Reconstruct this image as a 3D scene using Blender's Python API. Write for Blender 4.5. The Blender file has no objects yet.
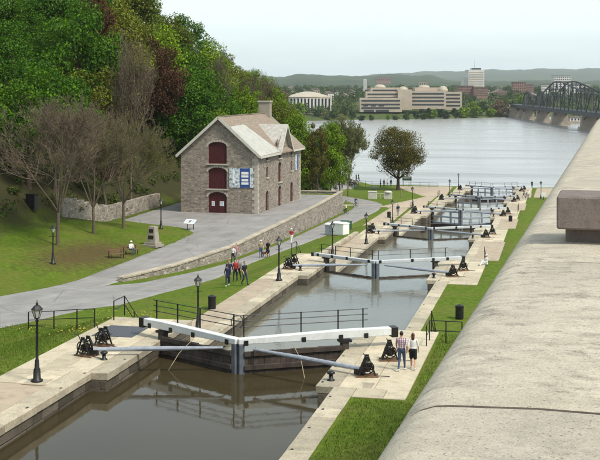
import bpy, bmesh, math, random
from mathutils import Vector, Matrix
R = random.Random(7)
scene = bpy.context.scene
# ------------------------------------------------------------------ camera
F, HY, CX, XV, H = 1150.0, 88.0, 300.0, 560.0, 12.8     # focal length (px of a 600 px wide frame), horizon row, eye height over the top lock deck
TH = math.atan((XV - CX) / F); CS, SN = math.cos(TH), math.sin(TH)
cam_d = bpy.data.cameras.new('camera'); cam = bpy.data.objects.new('camera', cam_d)
scene.collection.objects.link(cam); scene.camera = cam
cam.location = (0, 0, H); cam.rotation_euler = (math.pi/2, 0, TH)
cam_d.sensor_width = 36; cam_d.lens = F/600*36; cam_d.shift_y = -(230-HY)/600
cam_d.clip_start = 0.1; cam_d.clip_end = 40000
# ------------------------------------------------------------------ sky and sun
SUN_EL, SUN_AZ = math.radians(52), math.radians(118)     # azimuth clockwise from +Y (the canal axis)
world = bpy.data.worlds.new('World'); scene.world = world; world.use_nodes = True
nt = world.node_tree; nt.nodes.clear()
wo = nt.nodes.new('ShaderNodeOutputWorld'); bg = nt.nodes.new('ShaderNodeBackground')
sky = nt.nodes.new('ShaderNodeTexSky'); sky.sky_type = 'NISHITA'; sky.sun_disc = False
sky.sun_elevation = SUN_EL; sky.sun_rotation = SUN_AZ; sky.air_density = 1.0; sky.dust_density = 1.5; sky.ozone_density = 1.0
tc = nt.nodes.new('ShaderNodeTexCoord'); mp = nt.nodes.new('ShaderNodeMapping'); mp.inputs['Scale'].default_value = (1.0, 1.0, 7.0)
nz = nt.nodes.new('ShaderNodeTexNoise'); nz.inputs['Scale'].default_value = 1.7; nz.inputs['Detail'].default_value = 5
cr = nt.nodes.new('ShaderNodeValToRGB'); cr.color_ramp.elements[0].position = 0.3; cr.color_ramp.elements[0].color = (.70,.70,.70,1)
cr.color_ramp.elements[1].position = 0.7; cr.color_ramp.elements[1].color = (.97,.97,.97,1)
mxs = nt.nodes.new('ShaderNodeMixRGB'); mxs.inputs['Color2'].default_value = (4.1, 4.9, 5.2, 1)   # thin high overcast
L = nt.links.new
L(tc.outputs['Generated'], mp.inputs['Vector']); L(mp.outputs['Vector'], nz.inputs['Vector']); L(nz.outputs['Fac'], cr.inputs['Fac'])
cl = nt.nodes.new('ShaderNodeValToRGB'); cl.color_ramp.elements[0].position = .40; cl.color_ramp.elements[0].color = (2.75, 3.45, 3.75, 1); cl.color_ramp.elements[1].position = .60; cl.color_ramp.elements[1].color = (3.85, 4.25, 4.27, 1)
L(nz.outputs['Fac'], cl.inputs['Fac']); L(cl.outputs['Color'], mxs.inputs['Color2'])
L(cr.outputs['Color'], mxs.inputs['Fac']); L(sky.outputs['Color'], mxs.inputs['Color1']); L(mxs.outputs['Color'], bg.inputs['Color'])
bg.inputs['Strength'].default_value = 0.1
L(bg.outputs['Background'], wo.inputs['Surface'])
sun_d = bpy.data.lights.new('sun', 'SUN'); sun_d.energy = 1.5; sun_d.angle = math.radians(11); sun_d.color = (1, .94, .82)
sun = bpy.data.objects.new('sun', sun_d); scene.collection.objects.link(sun)
sdir = Vector((math.sin(SUN_AZ)*math.cos(SUN_EL), math.cos(SUN_AZ)*math.cos(SUN_EL), math.sin(SUN_EL)))
sun.rotation_euler = sdir.to_track_quat('Z', 'Y').to_euler(); sun.location = sdir*100 + Vector((0, 0, 40))
vs = scene.view_settings
vs.view_transform = 'Standard'; vs.look = 'None'; vs.gamma = 1; vs.exposure = 1.4; vs.use_curve_mapping = False
scene.render.engine = 'CYCLES'
scene.cycles.use_denoising = True
scene.cycles.max_bounces = 6; scene.cycles.transparent_max_bounces = 8; scene.cycles.volume_bounces = 0
scene.cycles.diffuse_bounces = 3; scene.cycles.glossy_bounces = 3

# ------------------------------------------------------------------ helpers
COL = scene.collection
def W(lat, D, z=0.0):
    """camera-axis coordinates (metres right, metres ahead) -> world"""
    return Vector((lat*CS - D*SN, lat*SN + D*CS, z))
def Dof(X, Y): return -X*SN + Y*CS
def P(x, y, z):
    t = (H - z)*F/(y - HY); return W((x - CX)/F*t, t, z)
def PD(x, D, z=0.0): return W((x - CX)/F*D, D, z)
def lerp(a, b, t): return a + (b - a)*t
def sm(a, b, x):
    t = min(1, max(0, (x - a)/(b - a))); return t*t*(3 - 2*t)
def tab(x, pts):
    if x <= pts[0][0]: return pts[0][1]
    for (a, u), (b, v) in zip(pts, pts[1:]):
        if x <= b: return u + (v - u)*(x - a)/(b - a)
    return pts[-1][1]

class MB:
    def __init__(s): s.v = []; s.f = []; s.m = []
    def add(s, vs, fs, mi=0):
        o = len(s.v); s.v += [tuple(q) for q in vs]; s.f += [tuple(i + o for i in f) for f in fs]; s.m += [mi]*len(fs); return s
    def box(s, c, d, rz=0.0, mi=0, taper=1.0, jit=0.0, M=None):
        x, y, z = d[0]/2, d[1]/2, d[2]/2; vs = []
        for dz in (-1, 1):
            k = taper if dz > 0 else 1
            for dx, dy in ((-1, -1), (1, -1), (1, 1), (-1, 1)):
                p = Vector((dx*x*k, dy*y*k, dz*z))
                if jit: p += Vector((R.uniform(-jit, jit), R.uniform(-jit, jit), R.uniform(-jit, jit)))
                if rz: p = Matrix.Rotation(rz, 3, 'Z') @ p
                if M: p = M @ p
                vs.append(p + Vector(c))
        return s.add(vs, [(3, 2, 1, 0), (4, 5, 6, 7), (0, 1, 5, 4), (1, 2, 6, 5), (2, 3, 7, 6), (3, 0, 4, 7)], mi)
    def bar(s, a, b, w, h, mi=0, up=Vector((0, 0, 1))):
        a, b = Vector(a), Vector(b); d = (b - a); l = d.length; d = d/l
        sd = d.cross(up)
        if sd.length < 1e-4: sd = Vector((1, 0, 0))
        sd.normalize(); u = sd.cross(d); vs = []
        for e in (a, b):
            for i, j in ((-1, -1), (1, -1), (1, 1), (-1, 1)): vs.append(e + sd*i*w/2 + u*j*h/2)
        return s.add(vs, [(0, 1, 2, 3), (7, 6, 5, 4), (0, 4, 5, 1), (1, 5, 6, 2), (2, 6, 7, 3), (3, 7, 4, 0)], mi)
    def tube(s, a, b, r0, r1=None, n=8, mi=0, cap=True):
        a, b = Vector(a), Vector(b); r1 = r0 if r1 is None else r1; d = b - a
        if d.length < 1e-6: return s
        q = d.to_track_quat('Z', 'Y'); vs = []
        for e, r in ((a, r0), (b, r1)):
            for i in range(n):
                t = 2*math.pi*i/n; vs.append(e + q @ Vector((r*math.cos(t), r*math.sin(t), 0)))
        fs = [(i, (i+1) % n, n + (i+1) % n, n + i) for i in range(n)]
        if cap: fs += [tuple(range(n-1, -1, -1)), tuple(range(n, 2*n))]
        return s.add(vs, fs, mi)
    def path(s, pts, r, n=6, mi=0):
        for a, b in zip(pts, pts[1:]): s.tube(a, b, r, r, n, mi)
        return s
    def lathe(s, prof, c=(0, 0, 0), n=12, mi=0, sy=1.0):
        c = Vector(c); vs = []
        for r, z in prof:
            for i in range(n):
                t = 2*math.pi*(i + .5)/n; vs.append(c + Vector((r*math.cos(t), r*math.sin(t)*sy, z)))
        fs = []
        for k in range(len(prof) - 1):
            for i in range(n): fs.append((k*n + i, k*n + (i+1) % n, (k+1)*n + (i+1) % n, (k+1)*n + i))
        fs += [tuple(range(n-1, -1, -1)), tuple(range((len(prof)-1)*n, len(prof)*n))]
        return s.add(vs, fs, mi)
    def ell(s, c, r, n=10, m=6, mi=0, M=None):
        c = Vector(c); vs = []
        rx, ry, rz = (r, r, r) if not hasattr(r, '__len__') else r
        for j in range(m + 1):
            ph = math.pi*j/m
            for i in range(n):
                t = 2*math.pi*i/n
                p = Vector((rx*math.sin(ph)*math.cos(t), ry*math.sin(ph)*math.sin(t), -rz*math.cos(ph)))
                vs.append(c + (M @ p if M else p))
        fs = []
        for j in range(m):
            for i in range(n): fs.append((j*n + i, j*n + (i+1) % n, (j+1)*n + (i+1) % n, (j+1)*n + i))
        return s.add(vs, fs, mi)
    def prism(s, poly, axis, t0, t1, mi=0):
        """extrude a polygon given in the two other axes along axis"""
        def pt(u, v, t): return {'x': (t, u, v), 'y': (u, t, v), 'z': (u, v, t)}[axis]
        n = len(poly); vs = [pt(u, v, t0) for u, v in poly] + [pt(u, v, t1) for u, v in poly]
        fs = [tuple(range(n-1, -1, -1)), tuple(range(n, 2*n))] + [(i, (i+1) % n, n + (i+1) % n, n + i) for i in range(n)]
        return s.add(vs, fs, mi)
    def mesh(s, name, mats, smooth=False):
        me = bpy.data.meshes.new(name); me.from_pydata(s.v, [], s.f)
        if not isinstance(mats, (list, tuple)): mats = [mats]
        for m in mats: me.materials.append(MAT[m])
        if len(mats) > 1: me.polygons.foreach_set('material_index', s.m)
        if smooth: me.polygons.foreach_set('use_smooth', [True]*len(me.polygons))
        me.update()
        return me
    def fix(s, me):
        b = bmesh.new(); b.from_mesh(me); bmesh.ops.recalc_face_normals(b, faces=b.faces); b.to_mesh(me); b.free()
    def obj(s, name, mats, parent=None, smooth=False, loc=None, rz=0.0, label=None, cat=None, group=None, kind=None, bevel=0.0):
        me = s.mesh(name, mats, smooth)
        s.fix(me)
        if bevel:
            b = bmesh.new(); b.from_mesh(me)
            bmesh.ops.bevel(b, geom=list(b.edges), offset=bevel, segments=1, affect='EDGES', profile=.5); b.to_mesh(me); b.free()
        return link(name, me, parent, loc, rz, label, cat, group, kind)
def tag(o, label=None, cat=None, group=None, kind=None):
    if label: o['label'] = label
    if cat: o['category'] = cat
    if group: o['group'] = group
    if kind: o['kind'] = kind
    return o
def link(name, me, parent=None, loc=None, rz=0.0, label=None, cat=None, group=None, kind=None):
    o = bpy.data.objects.new(name, me); COL.objects.link(o)
    if parent: o.parent = parent
    if loc is not None: o.location = loc
    if rz: o.rotation_euler.z = rz
    return tag(o, label, cat, group, kind)
def thing(name, label, cat, loc=(0, 0, 0), rz=0.0, group=None, scale=None):
    o = link(name, None, None, loc, rz, label, cat, group); o.empty_display_size = .3
    if scale: o.scale = (scale,)*3 if not hasattr(scale, '__len__') else scale
    return o
def copy_tree(o, loc=None, rz=None, label=None, parent=None, scale=None):
    c = o.copy(); COL.objects.link(c); c.parent = parent
    if loc is not None: c.location = loc
    if rz is not None: c.rotation_euler.z = rz
    if scale is not None: c.scale = (scale,)*3 if not hasattr(scale, '__len__') else scale
    if label: c['label'] = label
    for ch in list(o.children): copy_tree(ch, parent=c)
    return c

# ------------------------------------------------------------------ materials
MAT = {}
def newmat(name):
    m = bpy.data.materials.new(name); m.use_nodes = True; MAT[name] = m
    n = m.node_tree.nodes; return m, n, m.node_tree.links.new, n['Principled BSDF']
def coords(n, l, scale=(1, 1, 1), obj=True, world=False):
    if world: g = n.new('ShaderNodeNewGeometry'); src = g.outputs['Position']
    else: t = n.new('ShaderNodeTexCoord'); src = t.outputs['Object' if obj else 'Generated']
    mp = n.new('ShaderNodeMapping'); mp.inputs['Scale'].default_value = scale; l(src, mp.inputs['Vector']); return mp.outputs['Vector']
def noise(n, l, vec, scale, detail=4, rough=.6):
    t = n.new('ShaderNodeTexNoise'); t.inputs['Scale'].default_value = scale; t.inputs['Detail'].default_value = detail
    t.inputs['Roughness'].default_value = rough; l(vec, t.inputs['Vector']); return t.outputs['Fac']
def ramp(n, l, fac, stops):
    r = n.new('ShaderNodeValToRGB'); e = r.color_ramp.elements
    while len(e) < len(stops): e.new(.5)
    for k, (p, c) in enumerate(stops): e[k].position = p; e[k].color = tuple(c) + (1,) if len(c) == 3 else c
    l(fac, r.inputs['Fac']); return r.outputs['Color']
def mix(n, l, fac, a, b, mode='MIX'):
    m = n.new('ShaderNodeMixRGB'); m.blend_type = mode
    for s, q in ((m.inputs['Fac'], fac), (m.inputs['Color1'], a), (m.inputs['Color2'], b)):
        if isinstance(q, (int, float)): s.default_value = q
        elif isinstance(q, tuple): s.default_value = q + (1,) if len(q) == 3 else q
        else: l(q, s)
    return m.outputs['Color']
def mathn(n, l, op, a, b=None):
    m = n.new('ShaderNodeMath'); m.operation = op
    for s, q in ((m.inputs[0], a), (m.inputs[1], b)):
        if q is None: continue
        if isinstance(q, (int, float)): s.default_value = q
        else: l(q, s)
    return m.outputs[0]
def bump(n, l, b, height, strength=.4, dist=.05):
    t = n.new('ShaderNodeBump'); t.inputs['Strength'].default_value = strength; t.inputs['Distance'].default_value = dist
    l(height, t.inputs['Height']); l(t.outputs['Normal'], b.inputs['Normal']); return t
def simple(name, c, rough=.7, var=.18, scale=3.0, metal=0.0, bmp=0.0, spec=.35, rnd=0.0):
    m, n, l, b = newmat(name)
    v = coords(n, l); f = noise(n, l, v, scale, 5)
    lo = tuple(x*(1 - var) for x in c); hi = tuple(min(1, x*(1 + var)) for x in c)
    col = ramp(n, l, f, [(.3, lo), (.7, hi)])
    if rnd:
        oi = n.new('ShaderNodeObjectInfo'); rr = ramp(n, l, oi.outputs['Random'], [(0, (1-rnd,)*3), (1, (1+rnd*.35, 1+rnd*.3, 1+rnd*.2))])
        col = mix(n, l, 1.0, col, rr, 'MULTIPLY')
    l(col, b.inputs['Base Color']); b.inputs['Roughness'].default_value = rough; b.inputs['Metallic'].default_value = metal
    b.inputs['Specular IOR Level'].default_value = spec
    if bmp: bump(n, l, b, noise(n, l, v, scale*6, 4), bmp, .02)
    return m
def stone_mat(name, c, stain=(.10, .09, .07), amount=.5, rnd=.18, scale=1.6, lichen=False, algae=None, bm=.35):
    """weathered stone: blotches, dark stains, pits, tone per piece; algae = world z below which the stone is dark and wet"""
    m, n, l, b = newmat(name)
    v = coords(n, l, world=True)
    f1 = noise(n, l, v, scale, 6, .65); f2 = noise(n, l, v, scale*7, 5, .7); f3 = noise(n, l, v, scale*40, 3, .6)
    col = ramp(n, l, f1, [(.28, tuple(x*.72 for x in c)), (.5, c), (.75, tuple(min(1, x*1.14) for x in c))])
    col = mix(n, l, ramp(n, l, f2, [(.50 + .08*(1-amount), (0, 0, 0)), (.78, (amount,)*3)]), col, stain)
    col = mix(n, l, .35, col, ramp(n, l, f3, [(.3, (.3, .3, .3)), (.7, (.85, .85, .85))]), 'OVERLAY')
    oi = n.new('ShaderNodeObjectInfo')
    col = mix(n, l, 1.0, col, ramp(n, l, oi.outputs['Random'], [(0, (1-rnd, 1-rnd, 1-rnd*1.1)), (1, (1+rnd*.4, 1+rnd*.35, 1+rnd*.2))]), 'MULTIPLY')
    l(col, b.inputs['Base Color']); b.inputs['Roughness'].default_value = .85; b.inputs['Specular IOR Level'].default_value = .25
    h = mathn(n, l, 'ADD', mathn(n, l, 'MULTIPLY', f2, .7), mathn(n, l, 'MULTIPLY', f3, .3)); bump(n, l, b, h, bm, .03)
    return m
def rubble_mat(name, c1, c2, mortar, sx=1.8, sz=4.2, depth=.6):
    m, n, l, b = newmat(name)
    t = n.new('ShaderNodeTexCoord')
    sep = n.new('ShaderNodeSeparateXYZ'); l(t.outputs['Object'], sep.inputs[0])
    h = mathn(n, l, 'ADD', sep.outputs[0], sep.outputs[1]); cmb = n.new('ShaderNodeCombineXYZ')
    l(mathn(n, l, 'MULTIPLY', h, sx), cmb.inputs[0]); l(mathn(n, l, 'MULTIPLY', sep.outputs[2], sz), cmb.inputs[1])
    vo = n.new('ShaderNodeTexVoronoi'); vo.voronoi_dimensions = '2D'; vo.inputs['Scale'].default_value = 1; vo.inputs['Randomness'].default_value = .8; l(cmb.outputs[0], vo.inputs['Vector'])
    ve = n.new('ShaderNodeTexVoronoi'); ve.voronoi_dimensions = '2D'; ve.feature = 'DISTANCE_TO_EDGE'; ve.inputs['Scale'].default_value = 1; ve.inputs['Randomness'].default_value = .8; l(cmb.outputs[0], ve.inputs['Vector'])
    sp = n.new('ShaderNodeSeparateColor'); l(vo.outputs['Color'], sp.inputs[0])
    col = ramp(n, l, sp.outputs[0], [(0, c1), (.45, c2), (.75, tuple(x*.62 for x in c1)), (1, tuple(min(1, x*1.25) for x in c2))])
    big = noise(n, l, coords(n, l), .5, 4)
    col = mix(n, l, .5, col, ramp(n, l, big, [(.3, (.35, .34, .33)), (.7, (.62, .6, .58))]), 'OVERLAY')
    e = ramp(n, l, ve.outputs['Distance'], [(.02, (0, 0, 0)), (.10, (1, 1, 1))])
    fine = noise(n, l, coords(n, l), 22, 4)
    col = mix(n, l, e, mortar, col); col = mix(n, l, .3, col, ramp(n, l, fine, [(.3, (.3,)*3), (.7, (.8,)*3)]), 'OVERLAY')
    l(col, b.inputs['Base Color']); b.inputs['Roughness'].default_value = .9; b.inputs['Specular IOR Level'].default_value = .2
    hh = mathn(n, l, 'ADD', mathn(n, l, 'MINIMUM', ve.outputs['Distance'], .14), mathn(n, l, 'MULTIPLY', fine, .06)); bump(n, l, b, hh, depth, .25)
    return m
def leaf_mat(name, c, var=.42, trans=.22, hue=(1.25, 1.05, .7)):
    m, n, l, b = newmat(name); n.remove(b); out = n['Material Output']
    g = n.new('ShaderNodeNewGeometry'); oi = n.new('ShaderNodeObjectInfo')
    v = coords(n, l); f = noise(n, l, v, .9, 3)
    dark = tuple(x*(1 - var) for x in c); lite = tuple(x*(1 + var)*h for x, h in zip(c, hue))
    col = ramp(n, l, g.outputs['Random Per Island'], [(0, dark), (.5, c), (1, lite)])
    col = mix(n, l, .6, col, ramp(n, l, f, [(.3, (.32,)*3), (.7, (.68, .68, .62))]), 'OVERLAY')
    col = mix(n, l, 1.0, col, ramp(n, l, oi.outputs['Random'], [(0, (.78, .85, .8)), (1, (1.18, 1.08, .95))]), 'MULTIPLY')
    d = n.new('ShaderNodeBsdfDiffuse'); t = n.new('ShaderNodeBsdfTranslucent'); mx = n.new('ShaderNodeMixShader'); mx.inputs[0].default_value = trans
    gl = n.new('ShaderNodeBsdfGlossy'); gl.inputs['Roughness'].default_value = .45; gl.inputs['Color'].default_value = (.8, .85, .8, 1); m2 = n.new('ShaderNodeMixShader'); m2.inputs[0].default_value = .015
    l(col, d.inputs['Color']); l(col, t.inputs['Color']); l(d.outputs[0], mx.inputs[1]); l(t.outputs[0], mx.inputs[2])
    l(mx.outputs[0], m2.inputs[1]); l(gl.outputs[0], m2.inputs[2]); l(m2.outputs[0], out.inputs['Surface'])
    return m
def water_mat(name, c, ripple, scale, stretch=(1, 1, 1), rough=.04, wind=None, spec=.5):
    m, n, l, b = newmat(name)
    v = coords(n, l, stretch, world=True)
    f = noise(n, l, v, scale, 4, .55); f2 = noise(n, l, v, scale*.13, 3); f3 = noise(n, l, v, scale*4.3, 2)
    l(ramp(n, l, f2, [(.3, tuple(x*.8 for x in c)), (.7, tuple(x*1.2 for x in c))]), b.inputs['Base Color'])
    b.inputs['Roughness'].default_value = rough; b.inputs['IOR'].default_value = 1.333; b.inputs['Specular IOR Level'].default_value = spec
    hh = mathn(n, l, 'ADD', mathn(n, l, 'MULTIPLY', f, .75), mathn(n, l, 'MULTIPLY', f3, .25))
    hh = mathn(n, l, 'MULTIPLY', hh, ramp(n, l, f2, [(.35, (.35,)*3), (.65, (1,)*3)]))
    bump(n, l, b, hh, ripple, .12)
    if wind:     # wind-ruffled patches and lanes; ripple sheen painted into the base colour too
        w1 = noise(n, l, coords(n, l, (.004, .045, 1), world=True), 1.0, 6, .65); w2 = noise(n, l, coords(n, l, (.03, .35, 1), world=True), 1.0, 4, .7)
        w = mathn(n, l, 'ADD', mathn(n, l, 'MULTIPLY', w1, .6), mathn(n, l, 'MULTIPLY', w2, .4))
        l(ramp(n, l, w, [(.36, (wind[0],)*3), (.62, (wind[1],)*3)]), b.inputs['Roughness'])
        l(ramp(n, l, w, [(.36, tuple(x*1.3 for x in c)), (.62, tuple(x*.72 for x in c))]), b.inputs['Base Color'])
    return m

simple('black_iron', (.012, .011, .011), .45, .3, 8, .2, .15, .5)
def old_paint(name, c, under, amt):
    m, n, l, b = newmat(name); v = coords(n, l); f1 = noise(n, l, v, 1.3, 5); f2 = noise(n, l, v, 11, 5, .75); f3 = noise(n, l, coords(n, l, (3, 3, .6)), 5, 4)
    col = ramp(n, l, f1, [(.3, tuple(x*.82 for x in c)), (.7, c)])
    col = mix(n, l, ramp(n, l, f2, [(.58, (0, 0, 0)), (.74, (amt,)*3)]), col, under)
    col = mix(n, l, ramp(n, l, f3, [(.52, (0, 0, 0)), (.80, (amt*.8,)*3)]), col, tuple(x*.45 for x in c))
    l(col, b.inputs['Base Color']); b.inputs['Roughness'].default_value = .55; bump(n, l, b, f2, .2, .01)
old_paint('white_paint', (.70, .71, .70), (.22, .19, .16), .6)
old_paint('worn_white', (.52, .54, .55), (.18, .17, .16), .7)
old_paint('grey_paint', (.36, .39, .44), (.12, .10, .09), .7)
simple('steel_grey', (.33, .35, .40), .4, .2, 3, .3)
simple('post_grey', (.13, .145, .17), .5, .35, 2, .2, .3)
simple('timber_dark', (.055, .042, .034), .75, .45, 2.2, 0, .5)
simple('wood_brown', (.16, .09, .05), .7, .3, 4, 0, .4)
simple('door_red', (.062, .010, .012), .6, .22, 3, 0, .2)
simple('trim_cream', (.52, .50, .43), .6, .12, 3)
simple('sill_stone', (.42, .38, .32), .8, .15, 5, 0, .3)
simple('shingle', (.25, .20, .155), .85, .3, 3.5, 0, .6, .2)
simple('roof_pale', (.40, .39, .35), .6, .16, 1.2, .0, .2)
simple('roof_grey', (.40, .375, .34), .75, .22, 2.5, .0, .4)
simple('lamp_glass', (.45, .45, .42), .2, .1, 5)
simple('panel_white', (.78, .78, .75), .4, .05, 4)
simple('sign_green', (.02, .06, .035), .4, .1, 4)
simple('bin_green', (.03, .09, .05), .5, .2, 4)
simple('bronze', (.05, .038, .03), .4, .3, 8, .5)
simple('bark', (.075, .055, .042), .9, .35, 5, 0, .7)
simple('bark_grey', (.125, .096, .066), .9, .3, 5, 0, .6)
simple('twig', (.16, .115, .10), .9, .3, 2)
simple('skin', (.52, .30, .21), .55, .08, 6)
simple('hair_dark', (.022, .014, .010), .5, .3, 20)
simple('hair_auburn', (.085, .028, .016), .45, .35, 20)
simple('cloth_black', (.012, .012, .015), .85, .3, 9)
simple('cloth_navy', (.018, .024, .055), .85, .3, 9)
simple('cloth_white', (.72, .70, .68), .85, .08, 9)
simple('cloth_red', (.36, .035, .03), .85, .2, 9)
simple('cloth_tan', (.36, .28, .18), .85, .2, 9)
simple('cloth_grey', (.20, .20, .21), .85, .2, 9)
simple('cloth_pink', (.45, .22, .24), .85, .15, 9)
simple('denim', (.05, .075, .14), .85, .25, 9)
simple('dog_fur', (.12, .055, .028), .9, .3, 9)
simple('tyre', (.015, .015, .015), .8, .2, 9)
simple('pale_rock', (.50, .47, .41), .85, .15, 2, 0, .4)
simple('glass_dark', (.03, .035, .04), .15, .2, 3, 0, 0, .6)
simple('museum_stone', (.40, .335, .265), .8, .1, .2)
simple('museum_copper', (.40, .345, .26), .6, .1, .1)
simple('brick_far', (.23, .135, .11), .85, .2, .3)
simple('concrete_far', (.56, .54, .51), .8, .08, .1)
simple('bridge_steel', (.022, .026, .030), .6, .25, .3)
simple('bridge_stone', (.30, .25, .20), .85, .2, .3, 0, .4)
simple('far_wall_white', (.62, .60, .57), .8, .1, .3, rnd=.25)
simple('far_wall_tan', (.40, .33, .26), .8, .15, .3, rnd=.25)
simple('far_roof', (.17, .12, .11), .85, .2, .3, rnd=.4)
simple('aluminium', (.6, .62, .64), .3, .1, 4, .8)
simple('grate', (.085, .085, .10), .6, .3, 14, .3, .4)
simple('flower_yellow', (.50, .40, .05), .8, .2, 9)

stone_mat('coping', (.43, .375, .29), (.08, .068, .052), .85, .30)
stone_mat('slab', (.48, .415, .315), (.13, .105, .078), .7, .28)
stone_mat('wall_block', (.115, .098, .080), (.018, .016, .013), .95, .50)
stone_mat('deck_tan', (.36, .29, .215), (.20, .16, .12), .4, .04, 1.2, bm=.25)
stone_mat('granite_dark', (.23, .185, .165), (.07, .06, .055), .8, .1, 14, bm=.6)
stone_mat('cap_stone', (.40, .345, .275), (.12, .10, .08), .55, .22)
stone_mat('monument_stone', (.30, .265, .22), (.12, .10, .08), .5, .08)
rubble_mat('rubble', (.26, .222, .185), (.315, .272, .228), (.19, .163, .138), 2.2, 5.4)
rubble_mat('rubble_wall', (.26, .225, .185), (.35, .31, .265), (.16, .14, .12), 1.7, 4.0)
leaf_mat('leaf_deep', (.048, .128, .004), hue=(1.5, 1.15, .6))
leaf_mat('leaf_bright', (.125, .225, .012), hue=(1.35, 1.1, .7))
leaf_mat('leaf_olive', (.120, .150, .018))
leaf_mat('leaf_dark', (.045, .075, .012))
leaf_mat('leaf_rust', (.075, .036, .018))
leaf_mat('leaf_red', (.070, .030, .016), hue=(1.1, 1.0, .9))
leaf_mat('leaf_bronze', (.105, .100, .022), trans=.25)
leaf_mat('leaf_pale', (.14, .17, .070))
leaf_mat('leaf_bud', (.14, .10, .07))
leaf_mat('leaf_far', (.045, .085, .022))
leaf_mat('leaf_far_dark', (.020, .042, .018))
water_mat('canal_water', (.046, .036, .018), .16, .55, (1, .5, 1), .05, spec=.2)
water_mat('lock_water', (.115, .108, .078), .45, .9, (1, .45, 1), .10)
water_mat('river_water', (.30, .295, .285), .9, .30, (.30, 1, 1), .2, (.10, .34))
# lawn, litter and hillside soil, by place
def ground_mat():
    m, n, l, b = newmat('grass')
    v = coords(n, l, world=True)
    f1 = noise(n, l, v, .25, 5); f2 = noise(n, l, v, 2.2, 6, .7); f3 = noise(n, l, v, 14, 4, .7)
    g = ramp(n, l, f2, [(.25, (.040, .078, .006)), (.5, (.084, .135, .010)), (.75, (.160, .205, .024))])
    g = mix(n, l, ramp(n, l, f1, [(.40, (0, 0, 0)), (.72, (.65,)*3)]), g, (.145, .135, .034))
    g = mix(n, l, .7, g, ramp(n, l, f3, [(.25, (.26,)*3), (.75, (.78,)*3)]), 'OVERLAY')
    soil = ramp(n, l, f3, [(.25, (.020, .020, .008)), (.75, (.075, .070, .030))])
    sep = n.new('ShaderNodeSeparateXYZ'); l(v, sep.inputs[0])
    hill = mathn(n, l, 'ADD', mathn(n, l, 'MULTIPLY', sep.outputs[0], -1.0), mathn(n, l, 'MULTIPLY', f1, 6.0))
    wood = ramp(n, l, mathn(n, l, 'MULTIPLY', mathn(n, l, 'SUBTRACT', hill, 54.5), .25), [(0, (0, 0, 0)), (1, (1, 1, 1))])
    # leaf litter lies under the bare trees on the lawn
    vd = n.new('ShaderNodeVectorMath'); vd.operation = 'SUBTRACT'; l(v, vd.inputs[0]); vd.inputs[1].default_value = (-43.5, 101, 0)
    vm = n.new('ShaderNodeVectorMath'); vm.operation = 'MULTIPLY'; l(vd.outputs[0], vm.inputs[0]); vm.inputs[1].default_value = (.20, .085, 0)
    vl = n.new('ShaderNodeVectorMath'); vl.operation = 'LENGTH'; l(vm.outputs[0], vl.inputs[0])
    lit = mathn(n, l, 'ADD', vl.outputs['Value'], mathn(n, l, 'MULTIPLY', mathn(n, l, 'SUBTRACT', f2, .5), 1.6))
    lit = ramp(n, l, lit, [(.35, (.75,)*3), (1.0, (0, 0, 0))])
    col = mix(n, l, lit, g, ramp(n, l, f3, [(.3, (.05, .03, .018)), (.7, (.14, .075, .045))]))
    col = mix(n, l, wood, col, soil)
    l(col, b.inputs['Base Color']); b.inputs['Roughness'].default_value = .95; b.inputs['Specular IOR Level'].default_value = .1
    bump(n, l, b, f3, .8, .08)
ground_mat()
def asphalt():
    m, n, l, b = newmat('asphalt'); v = coords(n, l, world=True)
    f = noise(n, l, v, .35, 5); f2 = noise(n, l, v, 30, 3); f3 = noise(n, l, coords(n, l, (1.3, .12, 1), world=True), 1.0, 4)
    c = ramp(n, l, f, [(.3, (.20, .188, .178)), (.7, (.285, .268, .255))])
    c = mix(n, l, .4, c, ramp(n, l, f3, [(.3, (.36,)*3), (.7, (.62,)*3)]), 'OVERLAY')
    c = mix(n, l, .3, c, ramp(n, l, f2, [(.3, (.3,)*3), (.7, (.7,)*3)]), 'OVERLAY')
    vo = n.new('ShaderNodeTexVoronoi'); vo.feature = 'DISTANCE_TO_EDGE'; vo.inputs['Scale'].default_value = .16; l(v, vo.inputs['Vector'])
    ed = mathn(n, l, 'ADD', vo.outputs['Distance'], mathn(n, l, 'MULTIPLY', mathn(n, l, 'SUBTRACT', f2, .5), .02))
    c = mix(n, l, ramp(n, l, ed, [(.004, (.45,)*3), (.012, (0, 0, 0))]), c, (.09, .088, .09))
    l(c, b.inputs['Base Color']); b.inputs['Roughness'].default_value = .9; bump(n, l, b, f2, .2, .01)
asphalt()
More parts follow.
